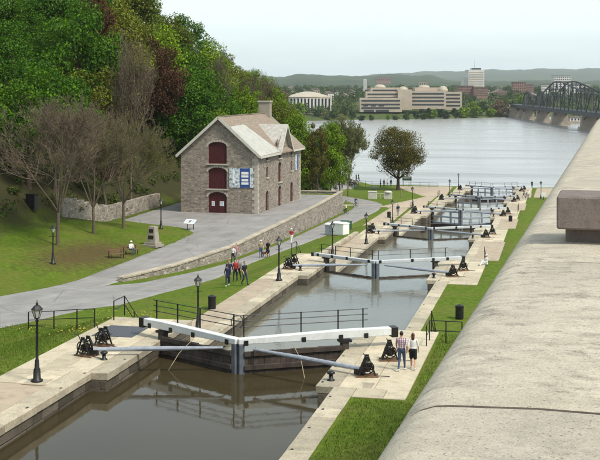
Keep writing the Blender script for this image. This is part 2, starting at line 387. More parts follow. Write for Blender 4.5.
def parapet():
    m, n, l, b = newmat('parapet_stone'); v = coords(n, l, world=True)
    vs_ = coords(n, l, (1.0, 1.5, 1.0), world=True)
    f1 = noise(n, l, v, 1.1, 5); f2 = noise(n, l, vs_, 5.5, 7, .72); f3 = noise(n, l, v, 140, 3, .8); f4 = noise(n, l, v, 38, 5, .75)
    c = ramp(n, l, f1, [(.3, (.37, .325, .255)), (.7, (.48, .425, .34))])
    st = mathn(n, l, 'MULTIPLY', ramp(n, l, f2, [(.46, (0, 0, 0)), (.62, (1, 1, 1))]), ramp(n, l, f4, [(.36, (.1,)*3), (.62, (1,)*3)]))
    st = mathn(n, l, 'MULTIPLY', st, ramp(n, l, f1, [(.40, (.25,)*3), (.60, (1,)*3)]))
    c = mix(n, l, mathn(n, l, 'MULTIPLY', st, .9), c, (.070, .060, .052))
    c = mix(n, l, .55, c, ramp(n, l, f3, [(.25, (.25,)*3), (.75, (.78,)*3)]), 'OVERLAY')
    c = mix(n, l, .4, c, ramp(n, l, f4, [(.25, (.3,)*3), (.75, (.72,)*3)]), 'OVERLAY')
    f5 = noise(n, l, v, 75, 2, .5); f6 = noise(n, l, v, 260, 2, .6)
    c = mix(n, l, ramp(n, l, f5, [(.62, (0, 0, 0)), (.72, (.55,)*3)]), c, (.10, .088, .075))       # dark mineral grains and pits
    c = mix(n, l, ramp(n, l, f6, [(.60, (0, 0, 0)), (.72, (.5,)*3)]), c, (.62, .58, .50))            # pale feldspar
    l(c, b.inputs['Base Color']); b.inputs['Roughness'].default_value = .9; b.inputs['Specular IOR Level'].default_value = .2
    h = mathn(n, l, 'SUBTRACT', mathn(n, l, 'ADD', mathn(n, l, 'MULTIPLY', f4, .6), mathn(n, l, 'MULTIPLY', f3, .4)), mathn(n, l, 'MULTIPLY', ramp(n, l, f5, [(.62, (0, 0, 0)), (.72, (1,)*3)]), .5)); bump(n, l, b, h, .6, .010)
parapet()
def plaid():
    m, n, l, b = newmat('cloth_plaid')
    t = n.new('ShaderNodeTexCoord'); sep = n.new('ShaderNodeSeparateXYZ'); l(t.outputs['Object'], sep.inputs[0])
    def st(o, k): return mathn(n, l, 'GREATER_THAN', mathn(n, l, 'SINE', mathn(n, l, 'MULTIPLY', o, k)), .25)
    a = st(sep.outputs[0], 75.0); c = st(sep.outputs[2], 75.0)
    col = mix(n, l, mathn(n, l, 'MULTIPLY', a, .75), (.62, .52, .56), (.24, .035, .075)); col = mix(n, l, mathn(n, l, 'MULTIPLY', c, .5), col, (.07, .05, .14))
    l(col, b.inputs['Base Color']); b.inputs['Roughness'].default_value = .85
plaid()
def banner():
    m, n, l, b = newmat('banner_photo')
    v = coords(n, l); f = noise(n, l, v, 3.2, 6, .7)
    l(ramp(n, l, f, [(.38, (.12, .15, .18)), (.46, (.42, .48, .52)), (.58, (.70, .74, .76))]), b.inputs['Base Color']); b.inputs['Roughness'].default_value = .5
banner()
simple('banner_blue', (.03, .07, .24), .5, .15, 3)
simple('banner_print', (.45, .54, .62), .5, .45, 9)
def hill_mat(name, lo, hi):
    m, n, l, b = newmat(name); v = coords(n, l, world=True)
    f = noise(n, l, v, .0035, 6, .7); f2 = noise(n, l, v, .03, 4, .7)
    c = ramp(n, l, f, [(.3, lo), (.7, hi)]); c = mix(n, l, .7, c, ramp(n, l, f2, [(.3, (.25,)*3), (.7, (.7,)*3)]), 'OVERLAY')
    l(c, b.inputs['Base Color']); b.inputs['Roughness'].default_value = 1; b.inputs['Specular IOR Level'].default_value = 0
    bump(n, l, b, f2, 1, 8)
hill_mat('hill_forest', (.012, .026, .010), (.055, .080, .026))
hill_mat('far_land', (.045, .065, .022), (.105, .120, .045))
# ------------------------------------------------------------------ the lie of the land
DECK = [0, -2.3, -4.5, -6.6, -8.5, -10.2]              # deck level beside each lock, top to bottom
GY = [53 + 42*k for k in range(6)]                      # gate mitre posts
YE = [g + 7.5 for g in GY]                              # the step down behind each gate
POOL = [-.85, -3.1, -5.3, -9.2, -9.3, -13.0]            # water level above each gate
XL, XR, PIER = -20.6, -9.43, .8
RIVER = -13.0
def kof(Y):
    for k in range(6):
        if Y < YE[k]: return k
    return 5
def zl(D): return tab(D, [(50, 0), (92.9, -3.2), (131, -5.0), (189, -6.8), (257, -10), (300, -10.5)])
def hit(x, y, fn):
    lo, hi = 8.0, 400.0; D = lo
    while D < hi:
        p = PD(x, D)
        if H - (y - HY)*D/F <= fn(p.x, p.y): break
        D += .5
    a, b = D - .5, D
    for _ in range(14):
        m = (a + b)/2; p = PD(x, m)
        if H - (y - HY)*m/F <= fn(p.x, p.y): b = m
        else: a = m
    p = PD(x, b); return Vector((p.x, p.y, fn(p.x, p.y)))
WALL = [hit(x, y, lambda X, Y: zl(Dof(X, Y))) for x, y in ((120, 282), (175, 272), (232, 258), (290, 236), (318, 223.5), (341, 212))]
YJ, YC = WALL[0].y, WALL[-1].y
def Wx(Y): return tab(Y, [(p.y, p.x) for p in WALL])
def zu(D): return max(zl(D), -3.35 - .004*(D - 95))
def Hx(Y): return tab(Y, [(0, -47), (60, -52), (90, -54), (150, -54), (176, -54), (200, -50), (225, -46), (275, -44)])
def left_edge(k): return -24.3 if k == 0 else -23.3
def zgl(X, Y):
    D = Dof(X, Y); k = kof(Y); dk = DECK[k]; e = left_edge(k); base = zl(D)
    if X > e + .05: z = dk - .09
    elif k == 2 and 103.5 < Y < 134.5:
        top = dk + lerp(.85, .15, (Y - 103.5)/31)
        z = lerp(top - .08, base, sm(0, 6, e - .5 - X)) if X < e - .45 else dk - .09
    else: z = lerp(dk - .04, base, sm(0, 4.5, e - X))
    w = Wx(Y)
    if Y < YC:
        if X < w: z = zu(D)
        elif Y > YJ: z = lerp(z, base, sm(6, 3, X - w))
    d = -39.5 - X
    if d > 0: z += .135*min(d, 16)*(1 - sm(117, 133, Y))
    h = Hx(Y) - X
    if h > 0: z += 36*(1 - math.exp(-h*.98/36))*(1 - sm(236, 290, Y))
    bank = 271 + max(0, -52 - X)*.5
    return lerp(z, -16.5, sm(bank, bank + 7, Y))
def zgr(X, Y):
    k = kof(Y); z = DECK[k]
    if X > -6.0:
        for j in range(5):
            s = sm(YE[j] - .5, YE[j] + 3.5, Y); 
            if YE[j] - .5 < Y < YE[j] + 3.5: z = lerp(DECK[j], DECK[j+1], s)
        z += .03*max(0, X + 6)
        z -= .03
    else:
        plat = any(GY[j] - 6 < Y < YE[j] for j in range(6)) or k >= 2
        z -= .09 if plat else .03
    return lerp(z, -16.5, sm(271, 278, Y))
def G(x, y): return hit(x, y, zgl)        # pixel -> point on the left bank
def GR(x, y): return hit(x, y, zgr)       # pixel -> point on the right bank

def heightsheet(name, rows, fn, mat, kind='structure'):
    """rows: list of lists of (X, Y)"""
    mb = MB(); n = len(rows[0])
    for r in rows: mb.v += [(x, y, fn(x, y)) for x, y in r]
    for j in range(len(rows) - 1):
        for i in range(n - 1): mb.f.append((j*n + i, j*n + i + 1, (j+1)*n + i + 1, (j+1)*n + i)); mb.m.append(0)
    return mb.obj(name, mat, smooth=True, kind=kind)
def span(a, b, n, pw=1.0): return [a + (b - a)*(i/(n - 1))**pw for i in range(n)]
ys = [-60 + 5*i for i in range(18)] + [30 + i for i in range(262)] + [292 + 6*i for i in range(12)]
for e in YE + [YC]: ys += [e - .12, e + .12]
ys = sorted(set(ys))
rows_l, rows_r = [], []
for Y in ys:
    w = Wx(Y)
    cols = [XL - .25, XL - 1.2] + [-22.5] + span(-23.2, -25.2, 9) + span(-25.8, w + .12, 16) + span(w - .12, -39.5, 9) + span(-40.2, -54, 16) + span(-55, -100, 36) + span(-104, -420, 16, 1.8)
    rows_l.append([(x, Y) for x in cols])
    rows_r.append([(x, Y) for x in [XR + .25, -8.4, -7.4, -6.25] + span(-5.95, 0, 8) + span(2, 160, 12, 1.8)])
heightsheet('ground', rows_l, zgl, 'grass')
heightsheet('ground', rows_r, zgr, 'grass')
MB().add([(-3000, -60, -20), (3000, -60, -20), (3000, 2500, -20), (-3000, 2500, -20)], [(0, 1, 2, 3)]).obj('river_bed', 'far_land', kind='structure')

# ------------------------------------------------------------------ water
def sheet(name, x0, x1, y0, y1, z, mat):
    return MB().add([(x0, y0, z), (x1, y0, z), (x1, y1, z), (x0, y1, z)], [(0, 1, 2, 3)]).obj(name, mat, kind='structure')
prev = -60
for k in range(6):
    # a pool ends at its gate's mitre sill: the sheet follows the V of the leaves
    g = GY[k]; p0 = prev
    c = (XL + XR)/2 
    mb = MB(); a = [(XL - .4, p0), (c, p0 - (2.6 if k else 0)), (XR + .4, p0)] ; b = [(XR + .4, g + 2.9), (c, g + .25), (XL - .4, g + 2.9)]
    mb.add([(x, y, POOL[k]) for x, y in a + b], [(0, 1, 4, 5), (1, 2, 3, 4)])
    mb.obj('canal_water', 'canal_water' if k == 0 else 'lock_water', kind='structure'); prev = g + 2.9
mb = MB(); mb.add([(XL - .4, prev, RIVER), ((XL + XR)/2, prev - 2.6, RIVER), (XR + .4, prev, RIVER), (XR + .4, 271, RIVER), (XL - .4, 271, RIVER)], [(0, 1, 2, 3, 4)]).obj('canal_water', 'lock_water', kind='structure')
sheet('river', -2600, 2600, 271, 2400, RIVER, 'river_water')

# ------------------------------------------------------------------ lock walls: coping stones and face blocks
def variants(name, d, mat, n=4, jit=.02, bev=.025):
    out = []
    for _ in range(n):
        mb = MB().box((0, 0, 0), d, jit=jit); me = mb.mesh(name, mat); mb.fix(me)
        b = bmesh.new(); b.from_mesh(me); bmesh.ops.bevel(b, geom=list(b.edges), offset=bev, segments=1, affect='EDGES', profile=.5); b.to_mesh(me); b.free(); out.append(me)
    return out
COPE = variants('coping_stone', (1.0, 1.0, .34), 'coping', 5, .012)
BLK = variants('block', (1.0, .30, .42), 'wall_block', 5, .014)
SLAB = variants('slab', (1.0, 1.0, .16), 'slab', 5, .004, .008)
def place(me, name, parent, c, sx, sy=1.0, sz=1.0, rz=0.0):
    o = bpy.data.objects.new(name, me); COL.objects.link(o); o.parent = parent; o.location = c; o.scale = (sx, sy, sz); o.rotation_euler.z = rz; return o
WORD = ['near pool above the first gate', 'lock below the first gate', 'lock below the second gate', 'lock below the third gate', 'lock below the fourth gate', 'lowest lock above the river']
def wall_run(parent, side, x, y0, y1, k, single, stuffA, stuffB, alongx=False, low=0.0):
    """one straight stretch; side -1 = left bank (face looks to +X)"""
    z = DECK[k]; s = -side
    y = y0; 
    while y < y1 - .3:
        ln = min(R.uniform(1.15, 1.6), y1 - y)
        if y1 - y - ln < .5: ln = y1 - y
        c = (x - s*.46, y + ln/2, z - .165 + R.uniform(-.008, .008)); d = (.98, ln - .02, 1)
        if single: place(R.choice(COPE), 'coping_stone', parent, c, d[0], d[1], 1)
        else: stuffA.box(c, (.98, ln - .03, .34), jit=.01)
        y += ln
    ncr = 3 if POOL[k] > z - 1.2 else 8
    if k == 0: ncr = 3
    for r in range(ncr):
        y = y0 - R.uniform(0, .6)
        while y < y1 - .05:
            ln = R.uniform(.9, 1.7); a, b = max(y, y0), min(y + ln, y1); y += ln
            if b - a < .1: continue
            c = (x - s*(.19 + R.uniform(0, .02)), (a + b)/2, z - .335 - .42*(r + .5))
            if single and r < 2: place(R.choice(BLK), 'block', parent, c, b - a - .015, 1, .96, math.pi/2)
            else: stuffB.box(c, (.30, b - a - .02, .40), jit=.01)
for side in (-1, 1):
    x0 = XL if side < 0 else XR; s = -side
    for k in range(6):
        ya = -30 if k == 0 else YE[k-1]; yb = YE[k]; g = GY[k]
        sd = 'left' if side < 0 else 'right'
        wn = thing('lock_wall', f'{sd} stone wall with pale coping of the {WORD[k]}', 'wall', group='lock walls')
        A, B = MB(), MB(); single = k < 3
        yn = max(ya, 18) if k == 0 else ya
        wall_run(wn, side, x0, yn, g - 4.6, k, single, A, B)
        wall_run(wn, side, x0 + s*PIER, g - 4.6, yb, k, single, A, B)
        # the short return where the pier steps into the canal
        zc = DECK[k]
        for r in range(3): B.box((x0 + s*(PIER/2 - .3), g - 4.6 + .15 - .02*r, zc - .335 - .42*(r + .5)), (PIER + .3, .3, .40), jit=.01)
        if single: place(R.choice(COPE), 'coping_stone', wn, (x0 + s*(-.16 + .0) - s*1.02, g - 4.1, zc - .166), .9, 1.0, 1)
        if k < 3:      # iron cramps let into the coping
            cm_ = MB(); y = yn + 1.0
            while y < yb - .5:
                cm_.box((x0 + (s*PIER if y > g - 4.6 else 0) - s*R.uniform(.12, .22), y, zc + .006), (.10, R.uniform(.10, .20), .025)); y += R.uniform(1.9, 3.2)
            cm_.obj('iron_cramps', 'black_iron', wn, kind='stuff')
        if A.v: A.obj('coping_run', 'coping', wn, kind='stuff')
        if B.v: B.obj('lower_blocks', 'wall_block', wn, kind='stuff')
        core = MB()
        core.box((x0 - s*1.75, (ya + g - 4.6)/2, (DECK[k] - .36 - 19)/2), (2.8, g - 4.6 - ya, 19 + DECK[k] - .36))
        core.box((x0 + s*PIER - s*1.75, (g - 4.6 + yb)/2, (DECK[k] - .36 - 19)/2), (2.8, yb - g + 4.6, 19 + DECK[k] - .36))
        core.obj('wall_core', 'wall_block', wn)
# ------------------------------------------------------------------ decks
def slab_field(parent, x0, x1, y0, y1, z, nx, ln):
    y = y0
    while y < y1 - .2:
        l = min(R.uniform(ln*.8, ln*1.25), y1 - y)
        if y1 - y - l < .6: l = y1 - y
        off = R.uniform(-.25, .25)
        xs = [x0] + [x0 + (x1 - x0)*(i + 1)/nx + off for i in range(nx - 1)] + [x1]
        for a, b in zip(xs, xs[1:]): place(R.choice(SLAB), 'slab', parent, ((a + b)/2, y + l/2, z - .078 + R.uniform(-.004, .004)), b - a - .022, l - .022)
        y += l
for k in range(6):
    z = DECK[k]; ya = -30 if k == 0 else YE[k-1] + .02; yb = YE[k]; g = GY[k]; le = left_edge(k)
    py = g - (7.0 if k else 5.5)
    if k == 0: py = 46.0
    pv = MB(); pv.box(((le + XL - .97)/2, (ya + py)/2, z - .17), (XL - .97 - le, py - ya, .30)); o = pv.obj('pavement', 'deck_tan', kind='structure')
    pl = MB(); pl.box(((le + XL - .17)/2, (py + yb)/2, z - .27), (XL - .17 - le, yb - py, .22)); o = pl.obj('pavement', 'slab', kind='structure')
    slab_field(o, le, XL + PIER - .97 - .0, g - 4.6, yb, z, 3, 1.7); slab_field(o, le, XL - .97, py, g - 4.6, z, 2, 1.7)
    # right bank: paved platform at the gate, strip of gravel further down
    pr = g - 6.0
    pl = MB(); pl.box(((XR + .17 - 6.2)/2, (pr + yb)/2, z - .27), (-6.2 - XR - .17, yb - pr, .22)); o = pl.obj('pavement', 'slab', kind='structure')
    slab_field(o, XR - PIER + .97, -6.2, g - 4.6, yb, z, 2, 2.0); slab_field(o, XR + .97, -6.2, pr, g - 4.6, z, 2, 1.4)
    if k >= 2:
        mb = MB(); mb.box(((XR + .97 - 6.0)/2, (ya + pr)/2, z - .15), (-6.0 - XR - .97, pr - ya - .02, .30)); mb.obj('path', 'deck_tan', kind='structure')
    elif k == 1:      # dark ramp from the first platform down to the walk beside the second lock
        pass
# steps between the decks, one flight on each bank behind each gate
for side in (-1, 1):
    for k in range(5):
        x0, x1 = ((-23.2, -21.7) if side < 0 else (-8.4, -6.9)); n = 12; dz = (DECK[k] - DECK[k+1])/n
        if side < 0 and k in (3, 4): continue
        t = thing('steps', f'flight of stone steps on the {"left" if side < 0 else "right"} bank behind the {["first", "second", "third", "fourth", "fifth"][k]} lock gate', 'steps', group='steps beside the gates')
        for i in range(n): MB().box(((x0 + x1)/2, YE[k] + .02 + .14 + i*.28, (DECK[k] - dz*(i + 1) + DECK[k+1] - .05)/2), (x1 - x0, .278, DECK[k] - dz*(i+1) - DECK[k+1] + .05)).obj('step', 'coping', t)
grate = P(121, 331.5, 0)
gm = MB(); gm.box((grate.x, grate.y, .012), (2.2, 2.6, .02)); gm.obj('floor_grate', 'grate', label='dark rectangular metal grate set in the paving behind the near left winches', cat='grate')
# white ledges of the low-lying left bank terrace by the river end
# ------------------------------------------------------------------ paths draped on the land
def drape(name, a, b, mat, fn=zgl, cross=10, step=1.2, lift=.05, kind='structure'):
    pa, pb = [], []
    for (p, q), (r, s) in zip(zip(a, a[1:]), zip(b, b[1:])):
        n = max(2, int(max((q - p).length, (s - r).length)/step))
        for i in range(n): pa.append(p.lerp(q, i/n)); pb.append(r.lerp(s, i/n))
    pa.append(a[-1]); pb.append(b[-1])
    mb = MB(); c = cross + 1
    for p, q in zip(pa, pb):
        for j in range(c):
            e = .35 if j in (0, cross) else 0; u = p.lerp(q, j/cross + (R.uniform(-.10, .10)/max(1, (q - p).length) if e else 0))      # worn, ragged verge
            mb.v.append((u.x, u.y, fn(u.x, u.y) + lift - (.12 if e else 0)))
    for i in range(len(pa) - 1):
        for j in range(cross): mb.f.append((i*c + j, i*c + j + 1, (i+1)*c + j + 1, (i+1)*c + j)); mb.m.append(0)
    return mb.obj(name, mat, smooth=True, kind=kind)
gv = lambda pts: [G(*p) for p in pts]
lo = gv([(0, 330), (20, 326), (88, 310.5), (120, 306.6), (160, 295), (190, 287), (218, 279), (252, 263.5), (290, 249), (330, 235), (360, 221), (380, 210.5), (384, 206)])
up = gv([(0, 303), (20, 299), (80, 288), (105, 284.5), (140, 282), (170, 276), (200, 270), (231, 262), (290, 238.7), (320, 224.5), (334, 218), (351, 209), (353, 205.5)])
drape('lower_path', lo, up, 'asphalt')
hook_a = gv([(384, 206), (383, 204), (376, 201.5), (357, 198), (341, 195)])
hook_b = gv([(353, 205.5), (352, 203.5), (349, 202.5), (344, 201), (340, 199)])
drape('lower_path', hook_a, hook_b, 'asphalt', lift=.06)
# upper road: right edge follows the retaining wall, left edge the lawn at X = -39.5, then the forecourt round the building
wr = lambda Y, o=-.3: Vector((Wx(Y) + o, Y, 0))
ra = [G(0, 312), G(20, 306), G(80, 291), G(105, 286), wr(YJ + 1), wr(100), wr(112), wr(124), wr(127), wr(131), wr(137), wr(146), wr(172.6)]
la = [Vector((-40.5, 66, 0)), Vector((-40, 78, 0)), Vector((-39.6, 84, 0)), Vector((-39.5, 90, 0)), Vector((-39.5, 96, 0)), Vector((-39.5, 104, 0)), Vector((-39.6, 115, 0)), Vector((-40, 123, 0)), Vector((-42.5, 126.5, 0)), Vector((-47, 129, 0)), Vector((-53, 134, 0)), Vector((-53.3, 146, 0)), Vector((-53.5, 172.6, 0))]
drape('upper_road', ra, la, 'asphalt', cross=16, lift=.10)
# riverside road and gravel terraces on the left bank
drape('riverside_road', gv([(300, 196), (325, 194), (341, 192.8), (352, 190), (362, 186.5), (378, 184.5), (390, 184)]), gv([(300, 186), (325, 184), (341, 182), (352, 180), (362, 179.8), (378, 180), (390, 181)]), 'asphalt', lift=.06)
drape('riverside_path', [Vector((-23.4, 143, 0)), Vector((-23.4, 186.9, 0))], [Vector((-26.6, 150, 0)), Vector((-27.5, 186.9, 0))], 'deck_tan', cross=5)
drape('riverside_path', [Vector((-23.4, 187.1, 0)), Vector((-23.4, 228.4, 0))], [Vector((-30, 187.1, 0)), Vector((-26, 228.4, 0))], 'deck_tan', cross=6)
drape('riverside_path', [Vector((-23.4, 229, 0)), Vector((-23.4, 269, 0))], [Vector((-27, 229, 0)), Vector((-38, 267, 0))], 'deck_tan', cross=8)
drape('riverside_path', [Vector((-30, 192, 0)), Vector((-52, 188, 0))], [Vector((-30, 195, 0)), Vector((-52, 191, 0))], 'deck_tan', cross=4, lift=.07)
drape('right_path', [Vector((-5.98, 228.6, 0)), Vector((-5.98, 269, 0))], [Vector((-3, 228.6, 0)), Vector((1.5, 268, 0))], 'deck_tan', fn=zgr, cross=6)
drape('right_path', [Vector((-5.98, 186.6, 0)), Vector((-5.98, 191, 0))], [Vector((8, 186.6, 0)), Vector((8, 191, 0))], 'deck_tan', fn=zgr, cross=8)

# ------------------------------------------------------------------ retaining wall below the upper road, with cap stones
CAP = variants('cap_stone', (1.0, .62, .16), 'cap_stone', 4, .008, .015)
rw = thing('retaining_wall', 'long rubble stone retaining wall with flat cap between the upper road and the lower path', 'wall')
def ztop(Y): return zu(Dof(Wx(Y), Y)) + .30
mb = MB(); yy = [YJ + (YC - YJ)*i/60 for i in range(61)]
for Y in yy:
    zt = ztop(Y); zb = zl(Dof(Wx(Y), Y)) - .4
    mb.v += [(Wx(Y) + .28, Y, zb), (Wx(Y) + .24, Y, zt), (Wx(Y) - .24, Y, zt), (Wx(Y) - .24, Y, zb)]
for i in range(60):
    for a, b in ((0, 1), (1, 2), (2, 3)): mb.f.append((i*4 + a, i*4 + b, i*4 + 4 + b, i*4 + 4 + a)); mb.m.append(0)
mb.f += [(0, 1, 2, 3), (243, 242, 241, 240)]; mb.m += [0, 0]
mb.obj('masonry', 'rubble_wall', rw)
Y = YJ
while Y < YC - .2:
    ln = min(R.uniform(1.0, 1.7), YC - Y); a, b = Y, Y + ln
    d = Vector((Wx(b) - Wx(a), b - a, ztop(b) - ztop(a)))
    o = place(R.choice(CAP), 'cap_stone', rw, (Wx((a + b)/2), (a + b)/2, ztop((a + b)/2) + .075), ln - .015, 1, 1)
    o.rotation_euler = d.to_track_quat('X', 'Z').to_euler(); Y += ln
# its return at the far end
rb = MB(); zt = ztop(YC - .1); rb.box((WALL[-1].x - 6.0, YC + .02, zt/2 - 4.5), (12.4, .5, zt + 9.0)); rb.obj('end_masonry', 'rubble_wall', rw)
for i in range(9): place(R.choice(CAP), 'cap_stone', rw, (WALL[-1].x - .35 - i*1.36, YC + .02, zt + .075), 1.34, 1, 1)
# low wall behind the deck of the lock below the second gate
lw = thing('low_wall', 'low pale block wall between the lawn and the left deck below the second gate', 'wall')
y = 103.5
while y < 134.4:
    ln = min(R.uniform(1.3, 1.8), 134.5 - y); hgt = lerp(.85, .25, (y - 103.5)/31)
    place(R.choice(COPE), 'block', lw, (-23.55, y + ln/2, DECK[2] + hgt - .17), .5, ln - .015, 1)
    place(R.choice(COPE), 'block', lw, (-23.56, y + ln/2, DECK[2] + (hgt - .34)/2 - .05), .44, ln - .015, max(.12, (hgt - .34 + .1)/.34))
    y += ln
# foot wall of the wooded slope beyond the lawn
fw = thing('foot_wall', 'old rubble wall at the foot of the wooded slope behind the lawn', 'wall')
for i in range(16):
    y0 = 119 + i*2; zb = min(zgl(-53.9, y0), zgl(-53.9, y0 + 2)); zt = max(zgl(-55.4, y0), zgl(-55.4, y0+2)) + .5
    MB().box((-54.3, y0 + 1, (zb + zt)/2 - .2), (.6, 1.99, zt - zb + .4), jit=.03).obj('wall_section', 'rubble_wall', fw)

# ------------------------------------------------------------------ parapet beside the camera
PH = math.atan((618 - CX)/F) - TH; pc, ps = math.cos(PH), math.sin(PH)
HP = 1.10
def PP(a, t, z): return Vector((-a*pc + t*ps, a*ps*0 + a*0 + t*pc + a*ps, z))      # a metres left of the camera, t metres along
AE = .5                                                # left edge of the parapet, set so that its rounded shoulder lies on the seen outline
while max((AE - .20 + .20*math.cos(t*.02))/(HP + .17 - .17*math.sin(t*.02)) for t in range(79)) < .645*math.cos(math.atan((618 - CX)/F)): AE += .005
pw = thing('parapet_wall', 'massive pale granite parapet with rounded coping running along the right side', 'wall')
prof = []
for i in range(7):
    t = math.pi/2*i/6; prof.append((AE - .20 + .20*math.sin(math.pi/2 - t) , H - HP - .17 + .17*math.cos(math.pi/2 - t)))
prof = [(AE - .02, H - HP - .42), (AE, H - HP - .36)] + [(p[0], p[1]) for p in prof]
prof += [(AE - .5, H - HP + .012), (AE - 1.0, H - HP + .008), (AE - 1.22, H - HP - .08), (AE - 1.25, H - HP - .42)]
cuts = [-3.0, .5, 3.98, 7.4, 10.9, 14.6, 18.2, 22, 26, 30, 34, 38, 42]
for a, b in zip(cuts, cuts[1:]):
    mb = MB(); n = len(prof); e = .008; secs = [a + e, a + e + .012, b - e - .012, b - e]
    for q, t in enumerate(secs):
        sh = .010 if q in (0, 3) else 0
        for u, z in prof: mb.v.append(tuple(PP(u - sh*(1 if u > 0 else -1), t, z - sh)))
    for q in range(3):
        for i in range(n): mb.f.append((q*n + i, q*n + (i+1) % n, (q+1)*n + (i+1) % n, (q+1)*n + i)); mb.m.append(0)
    mb.f += [tuple(range(n)), tuple(range(4*n - 1, 3*n - 1, -1))]; mb.m += [0, 0]
    o = mb.obj('coping_slab', 'parapet_stone', pw, smooth=True)
    o.data.set_sharp_from_angle(angle=math.radians(40))
    mj = MB()
    for t in (b - .021, b + .021):
        for u, z in prof: mj.v.append(tuple(PP(u - .003*(1 if u > AE - .6 else -1), t, z - .003)))
    for i in range(n): mj.f.append((i, (i+1) % n, n + (i+1) % n, n + i)); mj.m.append(0)
    mj.obj('mortar_joint', 'bark', pw)
mb = MB(); base = -1.0
q = [PP(AE - .1, -6, 0), PP(AE - 1.15, -6, 0), PP(AE - 1.15, 42, 0), PP(AE - .1, 42, 0)]
mb.prism([(p.x, p.y) for p in q], 'z', -4.0, H - HP - .415); mb.obj('wall_body', 'rubble_wall', pw)
# pier with an overhanging cap that stands on the parapet
pp = thing('parapet_pier', 'dark speckled granite pier block with overhanging cap on the parapet', 'pier')
def pblock(name, a0, a1, t0, t1, z0, z1, bev):
    mb = MB(); mb.prism([(p.x, p.y) for p in (PP(a0, t0, 0), PP(a1, t0, 0), PP(a1, t1, 0), PP(a0, t1, 0))], 'z', z0, z1)
    return mb.obj(name, 'granite_dark', pp, bevel=bev)
def at_pier(x, D):       # along/aside of the parapet frame for a pixel column at a depth
    p = PD(x, D); return p
c0 = PD(556.5, 8.02); c1 = PD(565.5, 8.17)
def inv(p): return (-(p.x*pc - p.y*ps), p.x*ps + p.y*pc)      # -> (a, t)
a0, t0 = inv(c0); a1, t1 = inv(c1)
pblock('cap', a0, a0 - .95, t0, t0 + .55, H - .985, H - .755, .012)
pblock('shaft', a1, a1 - .75, t1, t1 + .36, H - HP - .02, H - .975, .006)
wk = MB(); q = [PP(AE - 1.2, -6, 0), PP(-9, -6, 0), PP(-9, 42, 0), PP(AE - 1.2, 42, 0)]
wk.prism([(p.x, p.y) for p in q], 'z', 10.2, 10.55); wk.obj('walkway', 'deck_tan', kind='structure')
